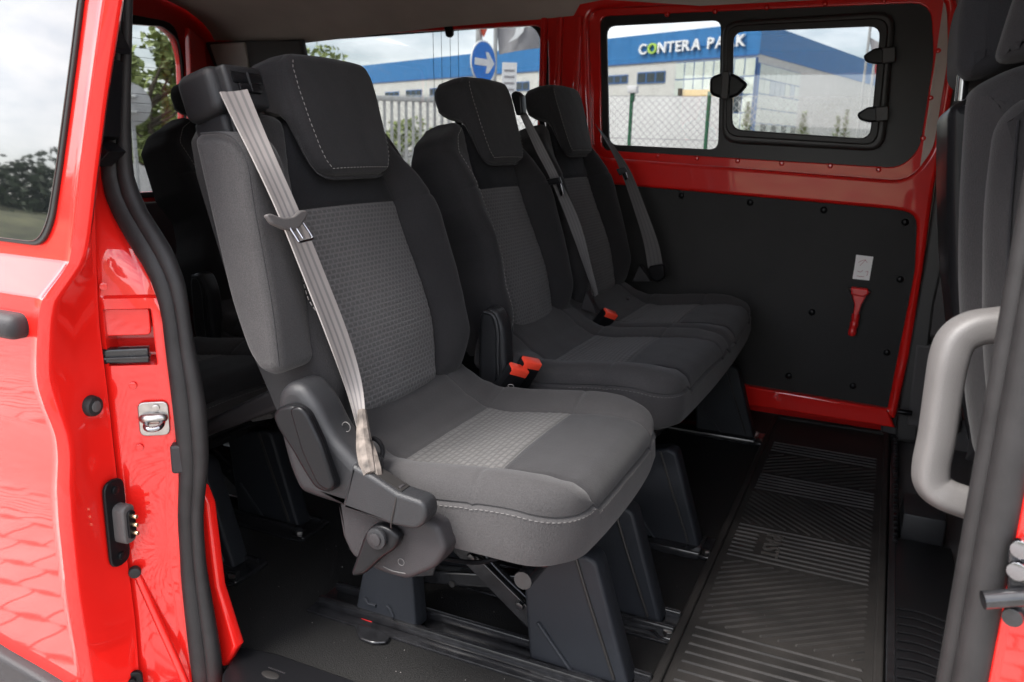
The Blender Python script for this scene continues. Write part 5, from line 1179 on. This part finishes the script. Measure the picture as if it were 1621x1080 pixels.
# picket fence
pk_ = [(-6.2997, 9.6311, 1.3946), (-5.6636, 10.0132, 1.3697), (-6.3005, 9.6306, 1.2971), (-6.1001, 9.751, 0.9507)]
pf = thing('picket_fence', 'grey metal picket fence seen between two headrests', 'fence', (pk_[0][0], pk_[0][1], GZ), None)
a, b = Vector(pk_[0]), Vector(pk_[1]); zt0 = (a.z+b.z)/2; d = Vector((b.x-a.x, b.y-a.y, 0)).normalized(); nrm = Vector((d.y, -d.x, 0))
if nrm.dot(Vector((a.x, a.y, 0))) > 0: nrm = -nrm
def fm(o): return Matrix(((d.x, nrm.x, 0, o.x), (d.y, nrm.y, 0, o.y), (0, 0, 1, o.z), (0, 0, 0, 1)))
org = Vector((a.x, a.y, 0))-d*1.5; Lf_ = 5.0
box('rail', (0, -.03, zt0-.07), (Lf_, .03, zt0), GALV, pf, .006, mtx=fm(org)); box('rail', (0, -.03, GZ+.15), (Lf_, .03, GZ+.21), GALV, pf, .006, mtx=fm(org))
pm = None
for k in range(52):
    q = org+d*(k*.096+.03)
    if pm is None:
        bm = bmesh.new(); boxbm(bm, (-.020, -.012, GZ+.1), (.020, .012, zt0-.06), .003, Matrix(((d.x, nrm.x, 0, 0), (d.y, nrm.y, 0, 0), (0, 0, 1, 0), (0, 0, 0, 1)))); pm = bm2me(bm)
        pm.materials.append(GALV)
    o = bpy.data.objects.new('picket', pm); COL.objects.link(o); o.parent = pf; o.location = Vector((q.x, q.y, 0))-pf.location
# direction sign, warning sign, plate on one pole
sc_ = [(-3.4239, 6.7851, 1.5067), (-3.427, 6.7835, 1.6915), (-3.3185, 6.8388, 1.7164), (-3.3206, 6.8377, 1.8208)]
ctr = Vector(sc_[0]); R_ = sc_[1][2]-ctr.z
pole = thing('sign_pole', 'grey pole carrying a round blue arrow sign', 'sign', (ctr.x+.12, ctr.y, GZ))
face = Vector((.98, -.17, 0)).normalized()           # the sign faces along the road, seen at an angle
rt = Vector((-face.y, face.x, 0)).normalized(); 
if rt.x < 0: rt = -rt
fc = (Vector((0, 0, 1))).cross(rt); 
fc = rt.cross(Vector((0, 0, 1)))
def sm_(o): return Matrix(((rt.x, 0, fc.x, o.x), (rt.y, 0, fc.y, o.y), (0, 1, 0, o.z), (0, 0, 0, 1)))
pp_ = ctr+rt*.0-fc*.05
tube('pole', [(pp_.x, pp_.y, GZ), (pp_.x, pp_.y, ctr.z+1.4)], .03, GALV, pole, 12, 2)
disc = [(R_*math.cos(t), R_*math.sin(t)) for t in [k*2*math.pi/40 for k in range(40)]]
dm = add('sign_disc', plate_me(disc, (), 0, .012, .002, frame=sm_(ctr)), SIGNW, pole)
add('sign_face', plate_me([(x*.93, y*.93) for x, y in disc], (), .008, .005, .001, frame=sm_(ctr)), SIGNB, dm)
ah = R_
add('arrow', plate_me([(-.78*ah, -.16*ah), (.22*ah, -.16*ah), (.10*ah, -.48*ah), (.34*ah, -.48*ah), (.82*ah, 0), (.34*ah, .48*ah), (.10*ah, .48*ah), (.22*ah, .16*ah), (-.78*ah, .16*ah)], (), .012, .004, .0008, frame=sm_(ctr)), SIGNW, dm)
tri_o = ctr+Vector((0, 0, R_*1.9))
ts_ = add('warning_triangle', plate_me([(-R_*.8, R_*.55), (R_*.8, R_*.55), (0, -R_*.75)], (), 0, .012, .002, frame=sm_(tri_o)), SIGNR, pole)
add('triangle_face', plate_me([(-R_*.5, R_*.4), (R_*.5, R_*.4), (0, -R_*.4)], (), .008, .004, .001, frame=sm_(tri_o)), SIGNW, ts_)
ip = [(-3.3973, 7.1353, 1.4832), (-3.2819, 7.1942, 1.4426), (-3.2881, 7.191, 1.2745), (-3.3884, 7.1399, 1.3105)]
ipc = (Vector(ip[0])+Vector(ip[2]))/2; a_ = Vector(ip[0]); 
rt2 = Vector((ip[1][0]-ip[0][0], ip[1][1]-ip[0][1], 0)).normalized(); f2 = rt2.cross(Vector((0, 0, 1)))
fr_ = Matrix(((rt2.x, 0, f2.x, ipc.x), (rt2.y, 0, f2.y, ipc.y), (0, 1, 0, ipc.z), (0, 0, 0, 1)))
hw_ = (Vector(ip[1])-Vector(ip[0])).length/2; hz_ = .16
np_ = thing('notice_plate', 'white notice plate on a thin post right of the blue arrow sign', 'sign', (ipc.x, ipc.y, GZ))
add('plate', plate_me([(-hw_, -hz_), (hw_, -hz_), (hw_, hz_), (-hw_, hz_)], (), 0, .01, .002, frame=fr_), SIGNW, np_)
for k in range(4): add('print_bar', plate_me([(-hw_*.7, hz_*(.5-k*.35)), (hw_*.7, hz_*(.5-k*.35)), (hw_*.7, hz_*(.62-k*.35)), (-hw_*.7, hz_*(.62-k*.35))], (), .006, .002, .0004, frame=fr_), FLAGC, np_)
tube('post', [(ipc.x-f2.x*.03, ipc.y-f2.y*.03, GZ), (ipc.x-f2.x*.03, ipc.y-f2.y*.03, ipc.z+.1)], .018, GALV, np_, 10, 2)
# flags
def flag(label, pts, m, swoosh=None, polept=None):
    P = [Vector(p) for p in pts]; t = thing('flag', label, 'flag', (P[0].x, P[0].y, GZ), 'flags in the yard')
    bm = bmesh.new(); n1, n2 = 14, 8; g = []
    nn = (P[1]-P[0]).cross(P[3]-P[0]).normalized()
    for i in range(n1+1):
        row = []
        for j in range(n2+1):
            u, v = i/n1, j/n2; p = P[0].lerp(P[1], u).lerp(P[3].lerp(P[2], u), v)+nn*.05*math.sin(u*7+v*2)
            row.append((bm.verts.new(p+nn*.003), bm.verts.new(p-nn*.003)))
        g.append(row)
    for i in range(n1):
        for j in range(n2):
            for s in (0, 1): f = bm.faces.new([g[i][j][s], g[i+1][j][s], g[i+1][j+1][s], g[i][j+1][s]][::1 if s == 0 else -1])
    bmesh.ops.recalc_face_normals(bm, faces=bm.faces[:]); c = add('cloth', bm2me(bm), m, t, 'all')
    tube('flag_pole', [(P[0].x, P[0].y, GZ), (P[0].x, P[0].y, P[0].z+.3)], .03, GALV, t, 10, 2)
    if swoosh:
        q = [Vector(s) for s in swoosh]; bm = bmesh.new(); toc = Vector((-q[0].x, -q[0].y, 0)).normalized()*.09
        A = [bm.verts.new(s+toc) for s in q]; Bv = [bm.verts.new(s+toc*.7) for s in q]; bm.faces.new(A); bm.faces.new(Bv[::-1])
        for k in range(len(q)): bm.faces.new((A[k], Bv[k], Bv[(k+1) % len(q)], A[(k+1) % len(q)]))
        bmesh.ops.recalc_face_normals(bm, faces=bm.faces[:]); add('flag_emblem', bm2me(bm), SIGNW, c, False)
    return t
flag('grey flag with a white curved mark behind the blue sign', [(-5.699, 11.6864, 2.6238), (-4.8876, 12.0648, 2.7194), (-4.8709, 12.0726, 2.2555), (-5.6452, 11.7115, 2.1055)], FLAGC, [(-5.4136, 11.8195, 2.5258), (-5.2939, 11.8753, 2.5472), (-5.3248, 11.8609, 2.4213), (-5.4169, 11.818, 2.3199), (-5.5193, 11.7702, 2.2718), (-5.4357, 11.8092, 2.3821)])
fg = flag('dark pointed flag seen above the upper window catch', [(-0.9293, 21.9815, 3.4518), (-0.4306, 22.0076, 3.1634), (-0.3381, 22.0125, 2.4281), (-0.6705, 21.9951, 2.4566)], FLAGC)
flag('small red flag low beside the window catch', [(-0.6791, 19.9919, 2.673), (-0.3743, 20.0078, 2.6193), (-0.3451, 20.0094, 2.3872), (-0.6255, 19.9947, 2.4397)], FLAGR)
# round sign backs in the rear window
for p, lab in (([(-9.2418, 8.0, 1.1716)][0], 'round grey traffic sign back at the left of the rear window'),):
    o_ = thing('round_sign', lab, 'sign', (p[0], p[1], GZ))
    dv_ = Vector((-p[0], -p[1], 0)).normalized(); bm = bmesh.new(); cylbm(bm, p, dv_, .28, .015, 36, bev=.003); dd = add('sign_disc', bm2me(bm), GALV, o_)
    tube('pole', [(p[0], p[1]+.05, GZ), (p[0], p[1]+.05, p[2]+.25)], .03, GALV, o_, 10, 2)
    for q in (-.1, .1): box('sign_bracket', (p[0]-.16, p[1]-.02, p[2]+q-.015), (p[0]+.16, p[1]+.03, p[2]+q+.015), GALV, o_, .004)
# grassy bank and hedge
GRASS = mat('bank_grass', (.045, .06, .022), .9, noise=.6, nscale=1.3, var=(.11, .115, .05))
bm = bmesh.new(); rows = []
for k in range(60):
    a = rad(96+k*3.1); row = []
    for d_, z_ in ((17, 0), (19, .5), (21.5, 1.15), (24, 1.75), (27, 2.2), (33, 2.3), (60, 2.0)):
        row.append(bm.verts.new((math.sin(a)*d_, math.cos(a)*d_, GZ-.03+z_*(1+.18*noise.noise(Vector((k*.23, d_*.1, 0)))))))
    rows.append(row)
for a_, b_ in zip(rows, rows[1:]):
    for k in range(len(a_)-1): bm.faces.new((a_[k], b_[k], b_[k+1], a_[k+1]))
bmesh.ops.recalc_face_normals(bm, faces=bm.faces[:])
bk_ = add('grass_bank', bm2me(bm), GRASS, None, 'all', kind='structure')
# hedge and trees across the road behind the viewer, mirrored in the paint
bm = bmesh.new()
for k in range(52):
    if 132 < 108+k*3.0 < 208: continue
    a = rad(108+k*3.0) ; d_ = random.uniform(26, 30); c = (math.sin(a)*d_, math.cos(a)*d_, GZ+(random.uniform(1.6, 2.6) if k > 36 else random.uniform(1.5, 7.0))); q = random.uniform(1.1, 2.2)
    leaves(bm, c, q*1.3, q*1.3, q, 1300 if k > 36 else 2000, .13 if k > 36 else .16)
hg = add('hedge', bm2me(bm), LEAFD, None, False, kind='stuff'); tag(hg, 'dark green hedge and bushes mirrored in the van door', 'hedge')
